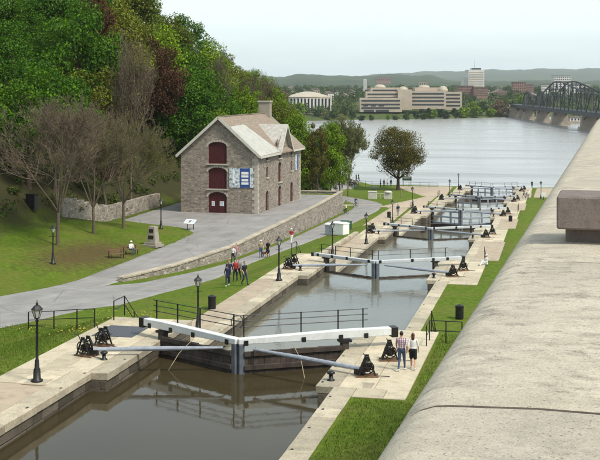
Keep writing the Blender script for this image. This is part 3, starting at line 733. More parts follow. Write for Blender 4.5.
# ------------------------------------------------------------------ lock gates
ORD = ['first', 'second', 'third', 'fourth', 'fifth', 'lowest']
LEAF = math.hypot(4.75, 2.6)
def gate_leaf(k, side):
    """local frame: heel post at the origin, +x to the mitre, -x over the bank, upstream is -y for the left leaf"""
    hx = XL + PIER + .05 if side < 0 else XR - PIER - .05
    hy = GY[k] + 2.6; cx = (XL + XR)/2
    ang = math.atan2(GY[k] - hy, cx + side*.03 - hx)
    us = -1 if side < 0 else 1                          # sign of local y that looks upstream
    ext = 1.25 if side < 0 else 2.35
    z0 = DECK[k]
    t = thing('gate_leaf', f'{"left" if side < 0 else "right"} leaf of the {ORD[k]} lock gate with {"white" if k < 4 else "grey"} top beam', 'lock gate', (hx, hy, z0), ang, 'lock gate leaves')
    bw = 'white_paint' if k == 0 else ('worn_white' if k < 4 else 'grey_paint')
    bm = MB(); bm.prism([(-ext, .56), (.2, .54), (LEAF, .56), (LEAF, .82), (.2, .94), (-ext, .92)] if k == 0 else [(-ext, .46), (LEAF, .46), (LEAF, .70), (-ext, .74)], 'y', -.21, .21)
    bm.obj('top_beam', bw, t, bevel=.02)
    MB().box((-ext - .16, 0, .70 if k == 0 else .60), (.34, .50, .50) if k == 0 else (.26, .46, .34)).obj('end_cap', 'black_iron', t, bevel=.02)
    if k < 3:
        pk = MB(); x = .15; lowp = 0 if k == 0 else -.86
        while x < LEAF - .35:
            w = R.uniform(.22, .30); pk.box((x + w/2, us*(.10 + R.uniform(0, .02)), -1.85), (w - .012, .16, 4.1 + 2*lowp + R.uniform(-.06, .02))); x += w
        pk.obj('planking', 'timber_dark', t, kind='stuff')
        for zz in ((.10, -.55, -1.4) if k == 0 else (-.82, -1.4)): MB().box((LEAF/2, us*.235, zz), (LEAF - .5, .11, .24)).obj('cross_rail', 'timber_dark', t, bevel=.012)
    else:
        for zz, hh in ((.12, .22), (-.75, .22), (-1.7, .24)): MB().box((LEAF/2, 0, zz), (LEAF - .4, .26, hh)).obj('cross_rail', 'grey_paint', t, bevel=.015)
        for i in range(1, 3): MB().box((LEAF*i/3, us*.02, -.70), (.24, .20, 2.0)).obj('stile', 'grey_paint', t, bevel=.015)
        pk = MB(); x = .15
        while x < LEAF - .35:
            w = R.uniform(.24, .32); pk.box((x + w/2, us*.05, -3.0), (w - .012, .16, 2.4)); x += w
        pk.obj('planking', 'timber_dark', t, kind='stuff')
    MB().box((LEAF - .15, 0, -1.6), (.27, .40, 4.3)).obj('mitre_post', 'post_grey', t, bevel=.02)
    hp = MB().box((.05, 0, -1.8), (.36, .40, 4.5)).obj('heel_post', 'timber_dark', t, bevel=.02)
    MB().box((.05, 0, .41), (.62, .5, .12)).obj('anchor_strap', 'black_iron', hp)
    # railing on the downstream side of the beam
    dn = -us; px = [-.75, .85, 2.5, LEAF - .55] if side < 0 else [.3, 2.2, LEAF - .35, -1.0]
    px = sorted(px)
    for x in px:
        p = MB(); p.bar((x, dn*.26, .48), (x, dn*.26, 1.88 if k == 0 else 1.5), .055, .055); po = p.obj('railing_post', 'black_iron', t)
        MB().box((x, us*.235, .62), (.20, .06, .24)).obj('post_bracket', 'black_iron', po)
    for i, zz in enumerate((1.85, 1.58, 1.30) if k == 0 else (1.48, 1.10)):
        r = MB(); x1 = px[-1] + .42; x0 = px[0] - .25
        r.path([(x0, dn*.26, zz), (x1, dn*.26, zz)], .022)
        if i == 0 and k == 0: r.path([(x1, dn*.26, 1.85), (x1 + .16, dn*.26, 1.74), (x1 + .20, dn*.26, 1.57), (x1 + .16, dn*.26, 1.40), (x1, dn*.26, 1.30)], .022)
        r.obj('rail', 'black_iron', t)
    # the grey swing boom that runs from the winch to the mitre end
    return t, ang, (hx, hy)
CRAB_OFF = {-1: [(-22.1, -1.7), (-22.1, .5)], 1: [(-8.35, -2.6), (-7.8, .6)]}
def winch():
    t = thing('winch', 'black iron hand winch', 'winch', group='hand winches on the lock decks')
    MB().box((0, -.20, .045), (1.0, .09, .09)).obj('base_rail', 'wood_brown', t, bevel=.01)
    MB().box((0, .20, .045), (1.0, .09, .09)).obj('base_rail', 'wood_brown', t, bevel=.01)
    for y in (-.20, .20):
        f = MB(); f.bar((-.36, y, .09), (-.06, y, .86), .05, .07); f.bar((.36, y, .09), (.06, y, .86), .05, .07); f.bar((-.24, y, .36), (.24, y, .36), .045, .06); f.box((0, y, .88), (.2, .07, .12)); f.obj('side_frame', 'black_iron', t)
    d = MB(); d.tube((0, -.18, .42), (0, .18, .42), .115, n=12); d.tube((0, -.15, .42), (0, -.12, .42), .19, n=14); d.tube((0, .12, .42), (0, .15, .42), .19, n=14); d.obj('drum', 'bronze', t)
    for y, r in ((-.27, .29), (.27, .22)):
        w = MB(); n = 14
        for i in range(n):
            a, b = 2*math.pi*i/n, 2*math.pi*(i+1)/n
            w.tube((r*math.cos(a), y, .46 + r*math.sin(a)), (r*math.cos(b), y, .46 + r*math.sin(b)), .03, n=5)
        for i in range(3):
            a = math.pi*i/3; w.tube((-r*math.cos(a), y, .46 - r*math.sin(a)), (r*math.cos(a), y, .46 + r*math.sin(a)), .02, n=5)
        w.tube((0, y - .05, .46), (0, y + .05, .46), .05); w.obj('gear_wheel', 'black_iron', t)
    c = MB(); c.tube((0, -.36, .80), (0, .36, .80), .025); c.bar((0, -.36, .80), (-.17, -.36, 1.12), .03, .03); c.tube((-.17, -.36, 1.12), (-.17, -.58, 1.12), .02); c.obj('crank', 'black_iron', t)
    c = MB(); c.bar((0, .36, .80), (.17, .36, .52), .03, .03); c.tube((.17, .36, .52), (.17, .56, .52), .02); c.obj('crank', 'black_iron', t)
    ch = MB(); ch.path([(0, -.1, .30), (.5, -.1, .06), (1.0, -.1, .03)], .018); ch.obj('chain', 'black_iron', t)
    return t
W0 = winch(); first_w = True
def bollard_proto():
    t = thing('bollard', 'small black iron mooring bollard', 'bollard', group='mooring bollards')
    MB().lathe([(.17, 0), (.17, .04), (.10, .07), (.085, .26)], n=12).obj('post', 'black_iron', t, smooth=True)
    MB().lathe([(.085, .26), (.17, .30), (.18, .36), (.10, .42), (.02, .44)], n=12).obj('cap', 'black_iron', t, smooth=True)
    return t
BO = bollard_proto(); first_b = True
for k in range(6):
    for side in (-1, 1):
        gate_leaf(k, side)
        sd = 'left' if side < 0 else 'right'
        for i, (cx_, dy) in enumerate(CRAB_OFF[side]):
            loc = (cx_, GY[k] + dy, DECK[k] + .0); lab = f'{"nearer" if i == 0 else "farther"} black iron hand winch on the {sd} bank at the {ORD[k]} gate'
            rz = R.uniform(-.12, .12) + (.25 if side > 0 else -.2)
            if first_w: W0.location = loc; W0.rotation_euler.z = rz; W0['label'] = lab; first_w = False
            else: copy_tree(W0, loc, rz, lab)
        # swing boom
        a = Vector((CRAB_OFF[side][0][0] - side*.35*(1), GY[k] + CRAB_OFF[side][0][1] + .15, DECK[k] + .30))
        b = Vector(((XL + XR)/2 + side*.75, GY[k] + .0, DECK[k] + .34))
        t = thing('swing_boom', f'long grey swing boom from the {sd} winch to the mitre of the {ORD[k]} gate', 'boom', (a.x, a.y, a.z), group='gate swing booms')
        d = b - a; m = MB(); m.tube((0, 0, 0), d*.55, .10, .115, 10); m.tube(d*.55, d, .115, .06, 10); m.obj('spar', 'steel_grey', t, smooth=False)
        MB().tube(d*.98, d + Vector((0, .35, -.02)), .03).obj('end_link', 'black_iron', t)
        MB().box((0, 0, -.13), (.5, .22, .22)).obj('trolley', 'black_iron', t)
        if k < 4:
            loc = ((XL - .35, GY[k] - 2.2, DECK[k]) if side < 0 else (XR - .35, GY[k] - 3.6, DECK[k]))
            lab = f'small black mooring bollard on the {sd} coping just above the {ORD[k]} gate'
            if first_b: BO.location = loc; BO['label'] = lab; first_b = False
            else: copy_tree(BO, loc, 0, lab)
# hanging ropes in front of the first gate
for s_, x0 in ((-1, -17.6), (1, -12.6)):
    q = MB(); q.path([(x0, GY[0] + 1.1, .45), (x0 + s_*.55, GY[0] + .5, -.15), (x0 + s_*.9, GY[0] - .2, -.92)], .018, 5); q.obj('rope', 'cloth_tan', label=f'thin rope hanging from the {"left" if s_ < 0 else "right"} leaf of the first gate into the water', cat='rope')

# ------------------------------------------------------------------ lamps
def lamp_proto():
    t = thing('street_lamp', 'lamp', 'street lamp', group='black lantern lamps')
    MB().lathe([(.26, 0), (.26, .10), (.17, .16), (.15, .55), (.11, .62), (.09, .95), (.065, 1.0), (.055, 2.62), (.08, 2.66), (.05, 2.72), (.05, 2.80)], n=12).obj('post', 'black_iron', t, smooth=True)
    MB().bar((-.36, 0, 2.45), (.36, 0, 2.45), .03, .03).obj('ladder_bar', 'black_iron', t)
    l = MB().lathe([(.11, 2.80), (.22, 3.16)], n=6).obj('lantern', 'lamp_glass', t)
    fr = MB()
    for i in range(6):
        a = 2*math.pi*(i + .5)/6; fr.bar((.115*math.cos(a), .115*math.sin(a), 2.80), (.228*math.cos(a), .228*math.sin(a), 3.16), .022, .022)
    fr.lathe([(.125, 2.77), (.125, 2.81)], n=6); fr.obj('lantern_frame', 'black_iron', l)
    MB().lathe([(.26, 3.16), (.25, 3.19), (.12, 3.33), (.06, 3.36), (.05, 3.44), (.015, 3.50), (.012, 3.58)], n=6).obj('lamp_cap', 'black_iron', t)
    return t
LP = lamp_proto()
def deckpt(x, y, k): return P(x, y, DECK[k])
lamps = [(P(37, 382, 0), 'on the near left deck at the picture edge'),
         (P(198, 331, DECK[1]), 'on the left bank behind the first gate'),
         (P(279, 280.5, DECK[1]), 'on the left deck beside the second lock'),
         (P(332.5, 255, DECK[2]), 'just behind the second gate on the left bank'),
         (P(366.3, 244, DECK[2]), 'on the left deck beside the third gate winches'),
         (P(392.5, 224, DECK[3]), 'on the left bank just beyond the third gate'),
         (P(412.5, 208, DECK[3]), 'on the left bank beside the fourth gate winches'),
         (P(449.7, 197, DECK[4]), 'on the gravel terrace left of the fifth lock'),
         (P(458.5, 188.5, DECK[5]), 'at the river end of the left bank'),
         (G(53, 264), 'on the lawn under the bare trees'),
         (G(161, 229), 'at the far edge of the lawn behind the monument'),
         (G(350, 183), 'beside the riverside road near the green trees'),
         (GR(541, 199), 'on the right bank grass near the river')]
for i, (p, s) in enumerate(lamps):
    lab = 'black lamp post with lantern ' + s
    if i == 0: LP.location = p; LP['label'] = lab
    else: copy_tree(LP, p, R.uniform(0, 1), lab)
MB().box((lamps[0][0].x, lamps[0][0].y, .012), (1.0, 1.0, .03)).obj('lamp_plinth', 'coping', label='pale square stone plinth under the near left lamp post', cat='plinth')

# ------------------------------------------------------------------ railings
def railing(name, label, pts, h=1.0, gap=2.0, rails=(1.0, .55), r=.025, cat='railing', mat='black_iron'):
    t = thing(name, label, cat, tuple(pts[0])); o = Vector(pts[0]); q = [Vector(p) - o for p in pts]
    for a, b in zip(q, q[1:]):
        n = max(1, round((b - a).length/gap))
        for i in range(n + (1 if (b - q[-1]).length < 1e-6 else 0)):
            c = a.lerp(b, i/n); MB().bar(c + Vector((0, 0, -.05)), c + Vector((0, 0, h)), r*2.2, r*2.2).obj('post', mat, t)
        for z in rails: MB().tube(a + Vector((0, 0, h*z)), b + Vector((0, 0, h*z)), r, n=6).obj('rail', mat, t)
    return t
railing('railing', 'black two-rail fence on the grass left of the near lock', [G(28.5, 330), G(54, 329), G(77, 329), G(94.5, 329)], 1.05, 20)
railing('handrail', 'black stair handrail sloping down from the near left deck', [Vector((-24.0, 59.6, 0)), Vector((-24.0, 61.2, 0)), Vector((-24.0, 64.2, DECK[1]))], 1.05, 1.6)
railing('handrail', 'black stair handrail on the left bank behind the second gate', [Vector((-23.6, YE[1] - 1.5, DECK[1])), Vector((-23.6, YE[1] + .3, DECK[1])), Vector((-23.6, YE[1] + 3.6, DECK[2]))], 1.05, 1.7)
railing('railing', 'black rail fence on the right lawn beside the walking couple', [GR(426.5, 348), GR(429.5, 342), GR(446, 343), GR(462, 344)], 1.1, 2.2)
railing('handrail', 'black hoop handrail on the right bank by the second gate platform', [Vector((-6.5, YE[1] + .1, DECK[1])), Vector((-6.5, YE[1] + 1.4, DECK[1] - .8))], 1.1, 1.4)
railing('handrail', 'black stair handrail on the right bank behind the first gate', [Vector((-6.6, YE[0] + .1, 0)), Vector((-6.6, YE[0] + 3.5, DECK[1]))], 1.05, 1.7)
railing('railing', 'thin dark railing along the river bank behind the big round tree', [G(333, 186), G(352, 185.5), G(372, 186.5), G(398, 187), G(420, 187.5), G(438, 188)], 1.15, 2.6, (1, .6, .25), .03)
for i, (y, s) in enumerate(((GY[3] + 1, 'fourth'), (GY[4] + 1, 'fifth'))):
    railing('railing', f'short black railing beside the {s} gate on the left bank', [Vector((-23.2, y + 2, DECK[3+i])), Vector((-23.2, y + 6.2, DECK[3+i]))], 1.1, 2.1)
    railing('railing', f'short black railing beside the {s} gate on the right bank', [Vector((-6.4, y + 2, DECK[3+i])), Vector((-6.4, y + 6.2, DECK[3+i]))], 1.1, 2.1)

# ------------------------------------------------------------------ the stone storehouse
ZB = -3.62
BR = -(math.atan((590 - CX)/F) - TH)           # the building stands a hair off the canal axis
corner = P(257.5, 215.2, ZB)
def colx(p): lat = p.x*CS + p.y*SN; return CX + F*lat/Dof(p.x, p.y)
def solve(x, dirv):
    lo_, hi_ = 0.0, 80.0; s = 1 if colx(corner + dirv) > colx(corner) else -1
    for _ in range(50):
        m = (lo_ + hi_)/2
        if (colx(corner + dirv*m) - x)*s < 0: lo_ = m
        else: hi_ = m
    return lo_
ex = Vector((math.cos(BR), math.sin(BR), 0)); ey = Vector((-math.sin(BR), math.cos(BR), 0))
BW, BL = solve(181, -ex), solve(300.4, ey)
HE = 8.0; HR = HE + BW/2*.88
bld = thing('stone_storehouse', 'three-storey rubble stone storehouse with red arched doors and a gabled shingle roof', 'building', tuple(corner), BR)
def yat(x): return solve(x, ey)
GC, GW = yat(283.6), 3.0              # cross gable on the long side
GZ = HE + GW*1.08
# openings: (u along the wall, half width, z0, z spring, arch rise)
def arch(u, w, z0, z1, rise, n=8):
    p = [(u - w, z0), (u + w, z0), (u + w, z1)]
    p += [(u + w*math.cos(math.pi*i/n), z1 + rise*math.sin(math.pi*i/n)) for i in range(1, n)]
    return p + [(u - w, z1)]
fx = -BW*.52
front = [(fx, 1.26, .0, 2.25, .62), (fx, 1.26, 3.30, 5.55, .50), (fx, 1.26, 6.55, 8.85, .55)]
c1, c2, c3 = yat(267.2), yat(279.8), yat(291.6)
side_o = [(c1, .72, .0, 2.25, .50), (c2, .78, .05, 2.4, .50), (c3, .78, .1, 2.4, .50), (c2, .78, 3.45, 5.7, .5), (c2, .72, 6.75, 8.75, .55)]
side_w = [(c1, .45, 4.55, 5.75, .18), (c1, .45, 6.85, 7.45, .0), (c3, .45, 4.55, 5.75, .18), (c3, .45, 6.85, 7.45, .0)]
def wall_with_holes(name, outline, holes, axis, t_face, t_back):
    """face polygon with openings: triangulated with the reveal faces"""
    bm = bmesh.new()
    def pt(u, v, t): return (u, t, v) if axis == 'y' else (t, u, v)
    loops = []
    for lp in [outline] + holes:
        vs = [bm.verts.new(pt(u, v, t_face)) for u, v in lp]
        loops.append(vs)
        for a, b in zip(vs, vs[1:] + vs[:1]): bm.edges.new((a, b))
    bmesh.ops.triangle_fill(bm, use_beauty=True, edges=list(bm.edges))
    for lp in holes:
        n = len(lp); f = [bm.verts.new(pt(u, v, t_face)) for u, v in lp]; g = [bm.verts.new(pt(u, v, t_back)) for u, v in lp]
        for i in range(n): bm.faces.new((f[i], f[(i+1) % n], g[(i+1) % n], g[i]))
    bmesh.ops.recalc_face_normals(bm, faces=bm.faces)
    me = bpy.data.meshes.new(name); bm.to_mesh(me); bm.free(); me.materials.append(MAT['rubble'])
    return link(name, me, bld)
wall_with_holes('front_wall', [(-BW, -.8), (0, -.8), (0, HE), (-BW/2, HR), (-BW, HE)], [arch(*a) for a in front], 'y', 0, .38)
so = [(0, -.8), (BL, -.8), (BL, HE), (GC + GW, HE), (GC, GZ), (GC - GW, HE), (0, HE)]
wall_with_holes('side_wall', so, [arch(*a) if a[4] else [(a[0]-a[1], a[2]), (a[0]+a[1], a[2]), (a[0]+a[1], a[3]), (a[0]-a[1], a[3])] for a in side_o + side_w], 'x', 0, -.34)
MB().add([(-BW, 0, -.8), (-BW, BL, -.8), (-BW, BL, HE), (-BW, 0, HE)], [(0, 1, 2, 3)]).obj('side_wall', 'rubble', bld)
MB().add([(-BW, BL, -.8), (0, BL, -.8), (0, BL, HE), (-BW/2, BL, HR), (-BW, BL, HE)], [(0, 1, 2, 3, 4)]).obj('rear_wall', 'rubble', bld)
def planks(parent, u, w, z0, z1, rise, axis, t, nm):
    n = max(4, int(w*2/.28)); dr = None
    for i in range(n):
        a, b = u - w + 2*w*i/n, u - w + 2*w*(i+1)/n
        def top(q):
            k = max(-1, min(1, (q - u)/w)); return z1 + rise*math.sqrt(max(0, 1 - k*k))
        m = MB(); poly = [(a + .008, z0 + .02), (b - .008, z0 + .02), (b - .008, top(b - .008)), ((a+b)/2, top((a+b)/2)), (a + .008, top(a + .008))]
        m.prism(poly, axis, t, t + (.05 if axis == 'y' else -.05))
        m.obj('plank', 'door_red', parent)
for i, (u, w, z0, z1, rs) in enumerate(front):
    d = MB(); d.prism(arch(u, w + .02, z0, z1, rs + .01), 'y', .25, .33); do = d.obj('door', 'door_red', bld); planks(do, u, w, z0, z1, rs, 'y', .19, 'front')
    MB().box((u, -.05, z0 - .09), (2*w + .45, .26, .18)).obj('sill', 'sill_stone', bld)
    for j in range(11):       # voussoirs of the flat arch
        a = math.pi*(j + .5)/11; MB().box((u + (w + .14)*math.cos(a), -.012, z1 + (rs + .14)*math.sin(a)), (.26, .05, .26), M=Matrix.Rotation(-(a - math.pi/2)*.7, 3, 'Y')).obj('voussoir', 'sill_stone', bld)
    if i == 0:
        MB().box((u, .17, 1.4), (.06, .05, 2.7)).obj('door_stile', 'door_red', do)
        for q, dx in enumerate((-.62, .55)):
            s = MB().box((u + dx, .165, 1.35), (.55 if q else .4, .03, .62)).obj('poster', 'panel_white', do)
            MB().box((u + dx, .145, 1.30), (.40 if q else .28, .012, .38)).obj('poster_print', 'banner_print', s); MB().box((u + dx, .145, 1.56), (.36 if q else .26, .012, .06)).obj('poster_print', 'banner_blue', s)
for (u, w, z0, z1, rs) in side_o:
    d = MB(); d.prism(arch(u, w + .02, z0, z1, rs + .01), 'x', -.24, -.30); do = d.obj('door', 'door_red', bld); planks(do, u, w, z0, z1, rs, 'x', -.18, 'side')
    MB().box((.05, u, z0 - .08), (.24, 2*w + .35, .16)).obj('sill', 'sill_stone', bld)
for (u, w, z0, z1, rs) in side_w:
    d = MB(); d.prism([(u - w, z0), (u + w, z0), (u + w, z1 + rs), (u - w, z1 + rs)], 'x', -.24, -.28); wo_ = d.obj('window', 'glass_dark', bld)
    MB().box((-.20, u, (z0 + z1)/2), (.07, .07, z1 - z0)).obj('mullion', 'door_red', wo_); MB().box((-.20, u, (z0 + z1)/2), (.06, 2*w, .07)).obj('transom', 'door_red', wo_)
    for e in (-1, 1): MB().box((-.20, u + e*(w - .04), (z0 + z1 + rs)/2), (.08, .08, z1 - z0 + rs)).obj('jamb', 'door_red', wo_)
    MB().box((.05, u, z0 - .08), (.24, 2*w + .3, .14)).obj('sill', 'sill_stone', bld)
# quoins on the near corner and the far right corner
for (qx, qy) in ((0, 0), (0, BL)):
    z = -.1; i = 0
    while z < HE - .4:
        h_ = R.uniform(.34, .46); a, b = (.75, .45) if i % 2 else (.45, .75)
        if qy == 0: MB().box((-a/2 + .03, b/2 - .03, z + h_/2), (a, b, h_ - .02), jit=.008).obj('quoin', 'sill_stone', bld)
        else: MB().box((-.2 + .03, BL - b/2 + .02, z + h_/2), (.4, b, h_ - .02), jit=.008).obj('quoin', 'sill_stone', bld)
        z += h_; i += 1
# roof
OV, OG, T = .55, .45, .16
sl = (HR - HE)/(BW/2)
ridge_x, ridge_z = -BW/2, HR + .06
ez = HE - OV*sl + .06
def roof_slope(name, pts, mat, thick=T):
    m = MB(); n = len(pts); up_ = [Vector(p) for p in pts]; dn_ = [p - Vector((0, 0, thick)) for p in up_]
    m.add(up_ + dn_, [tuple(range(n)), tuple(range(2*n - 1, n - 1, -1))] + [(i, (i+1) % n, n + (i+1) % n, n + i) for i in range(n)])
    return m.obj(name, mat, bld)
y0r, y1r = -OG, BL + OG
R1 = roof_slope('roof', [(ridge_x, y0r, ridge_z), (ridge_x, y1r, ridge_z), (-BW - OV, y1r, ez), (-BW - OV, y0r, ez)], 'shingle')
R2 = roof_slope('roof', [(OV, y0r, ez), (OV, y1r, ez), (ridge_x, y1r, ridge_z), (ridge_x, y0r, ridge_z)], 'shingle')
def on_slope(y, f, lift=.0):       # f = 0 at the ridge, 1 at the eave
    return Vector((lerp(ridge_x, OV, f), y, lerp(ridge_z, ez, f) + lift))
# shingle courses, proud strips down both slopes
for s_, xo in ((0, -BW - OV), (1, OV)):
    par = R1 if s_ == 0 else R2
    for i in range(17):
        f0, f1 = i/17, (i + 1.12)/17
        a, b = Vector((lerp(ridge_x, xo, f0), y0r + .02, lerp(ridge_z, ez, f0) + .012)), Vector((lerp(ridge_x, xo, min(f1, 1)), y0r + .02, lerp(ridge_z, ez, min(f1, 1)) + .035))
        mm = MB(); d = Vector((0, BL + 2*OG - .04, 0))
        mm.add([a, b, b + d, a + d, a - Vector((0, 0, .03)), b - Vector((0, 0, .03)), b + d - Vector((0, 0, .03)), a + d - Vector((0, 0, .03))], [(0, 1, 2, 3), (7, 6, 5, 4), (0, 4, 5, 1), (1, 5, 6, 2), (2, 6, 7, 3), (3, 7, 4, 0)])
        mm.obj('shingle_course', 'shingle', par)
# pale sheeted area on the near part of the slope
pp_ = [on_slope(y0r + .5, .26, .06), on_slope(y0r + 7.0, .24, .06), on_slope(GC - GW - .3, .98, .07), on_slope(y0r + .05, 1.0, .07)]
m = MB(); m.add(pp_ + [p - Vector((0, 0, .05)) for p in pp_], [(0, 1, 2, 3), (7, 6, 5, 4), (0, 1, 5, 4), (1, 2, 6, 5), (2, 3, 7, 6), (3, 0, 4, 7)]); o = m.obj('roof_sheet', 'roof_pale', bld); o['label'] = 'pale sheet covering on the near part of the roof'
# cross gable roof
xr_in = ridge_x + (ridge_z - GZ - .1)/sl
gz = GZ + .12; ge = HE - .35
for e in (-1, 1):
    yy_ = GC + e*(GW + .35)
    roof_slope('gable_roof', [(OV + .05, GC, gz), (xr_in, GC, gz), (OV - .25, yy_, ge), (OV + .05, yy_, ge)][::(1 if e > 0 else -1)], 'roof_grey', .14)
    MB().bar((OV + .06, GC, gz - .12), (OV + .06, yy_, ge - .12), .06, .26).obj('bargeboard', 'trim_cream', bld)
# bargeboards, eaves and chimney
for yb_ in (y0r - .03, y1r + .03):
    for xo in (-BW - OV, OV): MB().bar((ridge_x, yb_, ridge_z - .10), (xo, yb_, ez - .10), .06, .34).obj('bargeboard', 'trim_cream', bld)
for xo in (-BW - OV - .03, ):
    MB().box((xo, BL/2, ez - .12), (.06, BL + 2*OG, .26)).obj('fascia', 'trim_cream', bld)
for a, b in ((y0r, GC - GW - .4), (GC + GW + .4, y1r)): MB().box((OV + .03, (a + b)/2, ez - .12), (.06, b - a, .26)).obj('fascia', 'trim_cream', bld)
MB().bar((ridge_x, y0r, ridge_z + .06), (ridge_x, y1r, ridge_z + .06), .22, .08).obj('ridge_cap', 'shingle', bld)
chy = yat(300.4) - .7
ch = MB().box((ridge_x, chy, HR + .55), (1.7, 1.1, 2.4)).obj('chimney', 'monument_stone', bld)
MB().box((ridge_x, chy, HR + 1.82), (1.95, 1.35, .2)).obj('chimney_cap', 'sill_stone', ch)
# banners
b0, b1 = -BW*.362, -BW*.055
bn = MB().box(((b0 + b1)/2, -.05, 4.78), (b1 - b0, .06, 2.55)).obj('banner', 'banner_photo', bld); bn['label'] = 'large photo banner with a blue centre panel on the gable wall'
u = lerp(b0, b1, .66)
MB().box((u, -.09, 4.78), ((b1 - b0)*.42, .02, 2.5)).obj('banner_panel', 'banner_blue', bn)
for i, (dz, hh, ww) in enumerate(((.62, .34, .30), (.20, .28, .30), (-.28, .30, .28), (-.72, .30, .30))): MB().box((u + R.uniform(-.02, .02), -.108, 4.78 + dz), ((b1 - b0)*ww, .012, hh)).obj('banner_text', 'panel_white', bn)
u = lerp(b0, b1, .18); MB().box((u, -.09, 4.95), (.22, .02, 1.7)).obj('banner_figure', 'panel_white', bn)
MB().box((.06, yat(296.2), 5.6), (.06, 1.5, 2.3)).obj('banner', 'banner_photo', bld); MB().box((.10, yat(296.8), 5.6), (.02, .6, 2.2)).obj('banner_panel', 'banner_blue', bld)
# ------------------------------------------------------------------ trees
def rdir(rr):
    z = rr.uniform(-1, 1); t = rr.uniform(0, 2*math.pi); s = math.sqrt(1 - z*z); return Vector((s*math.cos(t), s*math.sin(t), z))
def leaf(mb, c, nrm, size, rr):
    a = nrm.cross(rdir(rr))
    if a.length < 1e-3: a = Vector((1, 0, 0))
    a.normalize(); b = nrm.cross(a); s = size*rr.uniform(.65, 1.3); o = len(mb.v); k = nrm*(s*.18)
    mb.v += [tuple(c - a*s*.55), tuple(c + b*s*.36 + k), tuple(c + a*s*.6), tuple(c - b*s*.36 + k)]
    mb.f.append((o, o+1, o+2, o+3)); mb.m.append(0)
def make_tree(seed, h, rad, base, nc, nl, ls, mat, shape='round', bark='bark', tr=.22, dens=1.0):
    """returns trunk and crown meshes; h total height, rad crown radius, base crown start"""
    rr = random.Random(seed); tk, cw = MB(), MB()
    lean = Vector((rr.uniform(-.06, .06), rr.uniform(-.06, .06), 1))
    pts = [Vector((0, 0, -.6))]; n = 7
    for i in range(1, n + 1):
        z = h*.86*i/n; pts.append(Vector((lean.x*z + rr.uniform(-.12, .12), lean.y*z + rr.uniform(-.12, .12), z)))
    for i in range(n): tk.tube(pts[i], pts[i+1], tr*(1 - i/n*.85)*(1.35 if i == 0 else 1), tr*(1 - (i+1)/n*.85), 7, cap=False)
    mid = (base + h)/2; half = (h - base)/2
    for c in range(nc):
        d = rdir(rr); f = rr.uniform(.25, 1)**.55
        if shape == 'cone': w = 1 - .62*((d.z*f + 1)/2)
        elif shape == 'spread': w = 1.0 - .25*max(0, -d.z)
        else: w = 1.0
        p = Vector((d.x*rad*f*w, d.y*rad*f*w, mid + d.z*half*f*.92)) + Vector((lean.x*mid, lean.y*mid, 0))
        p.x *= 1 + .22*math.sin(3*math.atan2(d.y, d.x) + seed)
        # limb from the trunk
        if c % 2 == 0:
            zt = max(base*.55, min(h*.8, p.z - math.hypot(p.x, p.y)*.75)); i = min(n - 1, int(zt/(h*.86)*n)); s = pts[i].lerp(pts[i+1], .5)
            m_ = s.lerp(p, .5) + Vector((0, 0, -.08*(p - s).length)); r0 = tr*.36*(1 - zt/h*.5)
            tk.tube(s, m_, r0, r0*.6, 5, cap=False); tk.tube(m_, p, r0*.6, r0*.2, 5, cap=False)
        cr = rad*rr.uniform(.16, .34)
        for _ in range(int(nl*rr.uniform(.7, 1.3))):
            e = rdir(rr); e.z = e.z*.75 + .12; q = p + e*cr*rr.uniform(.3, 1)**.5*1.08
            nrm = (e + rdir(rr)*.8 + Vector((0, 0, .35))).normalized(); leaf(cw, q, nrm, ls, rr)
    t = tk.mesh('trunk', bark, True); c = cw.mesh('crown', mat)
    return t, c
def branch(mb, lf, p, d, ln, r, depth, rr, ls, buds):
    n = 3; q = p
    for i in range(n):
        d = (d + rdir(rr)*.13 + Vector((0, 0, .07))).normalized(); e = q + d*ln/n
        mb.tube(q, e, max(.011, r*(1 - .35*i/n)), max(.011, r*(1 - .35*(i+1)/n)), 5 if depth > 2 else 3, cap=False); q = e
        if depth < 5 and depth > 0 and rr.random() < .75:
            s = (d + rdir(rr)*.75 + Vector((0, 0, .15))).normalized(); branch(mb, lf, q, s, ln*rr.uniform(.5, .72), r*.48, depth - 1, rr, ls, buds)
    if depth > 0:
        for _ in range(2 if depth < 5 else 4):
            s = (d + rdir(rr)*(.62 if depth < 5 else .8)).normalized(); branch(mb, lf, q, s, ln*rr.uniform(.6, .8), r*.58, depth - 1, rr, ls, buds)
    elif buds:
        for _ in range(buds):
            c = p.lerp(q, rr.random()) + rdir(rr)*.12; leaf(lf, c, rdir(rr), ls, rr)
def make_bare(seed, h, mat, buds=2, depth=5, ls=.14, bark='bark_grey', tr=.17):
    rr = random.Random(seed); tk, lf = MB(), MB()
    tk.tube((0, 0, -.6), (0, 0, h*.10), tr*1.3, tr, 8, cap=False); p = Vector((0, 0, h*.10)); q = Vector((.05, .03, h*.2)); tk.tube(p, q, tr, tr*.9, 8, cap=False)
    for i in range(5):
        a = i*2*math.pi/5 + rr.uniform(-.4, .4); up_ = rr.uniform(.9, 2.0)
        branch(tk, lf, q, Vector((math.cos(a)*.75, math.sin(a)*.75, up_)).normalized(), h*.25, tr*.5, depth - 1, rr, ls, buds)
    branch(tk, lf, q, Vector((0, 0, 1)), h*.28, tr*.6, depth - 1, rr, ls, buds)
    s = h/max(v[2] for v in tk.v)
    for L_ in (tk, lf): L_.v = [(x*s, y*s, z*s if z > 0 else z) for x, y, z in L_.v]
    return tk.mesh('branches', bark, False), lf.mesh('buds', mat)
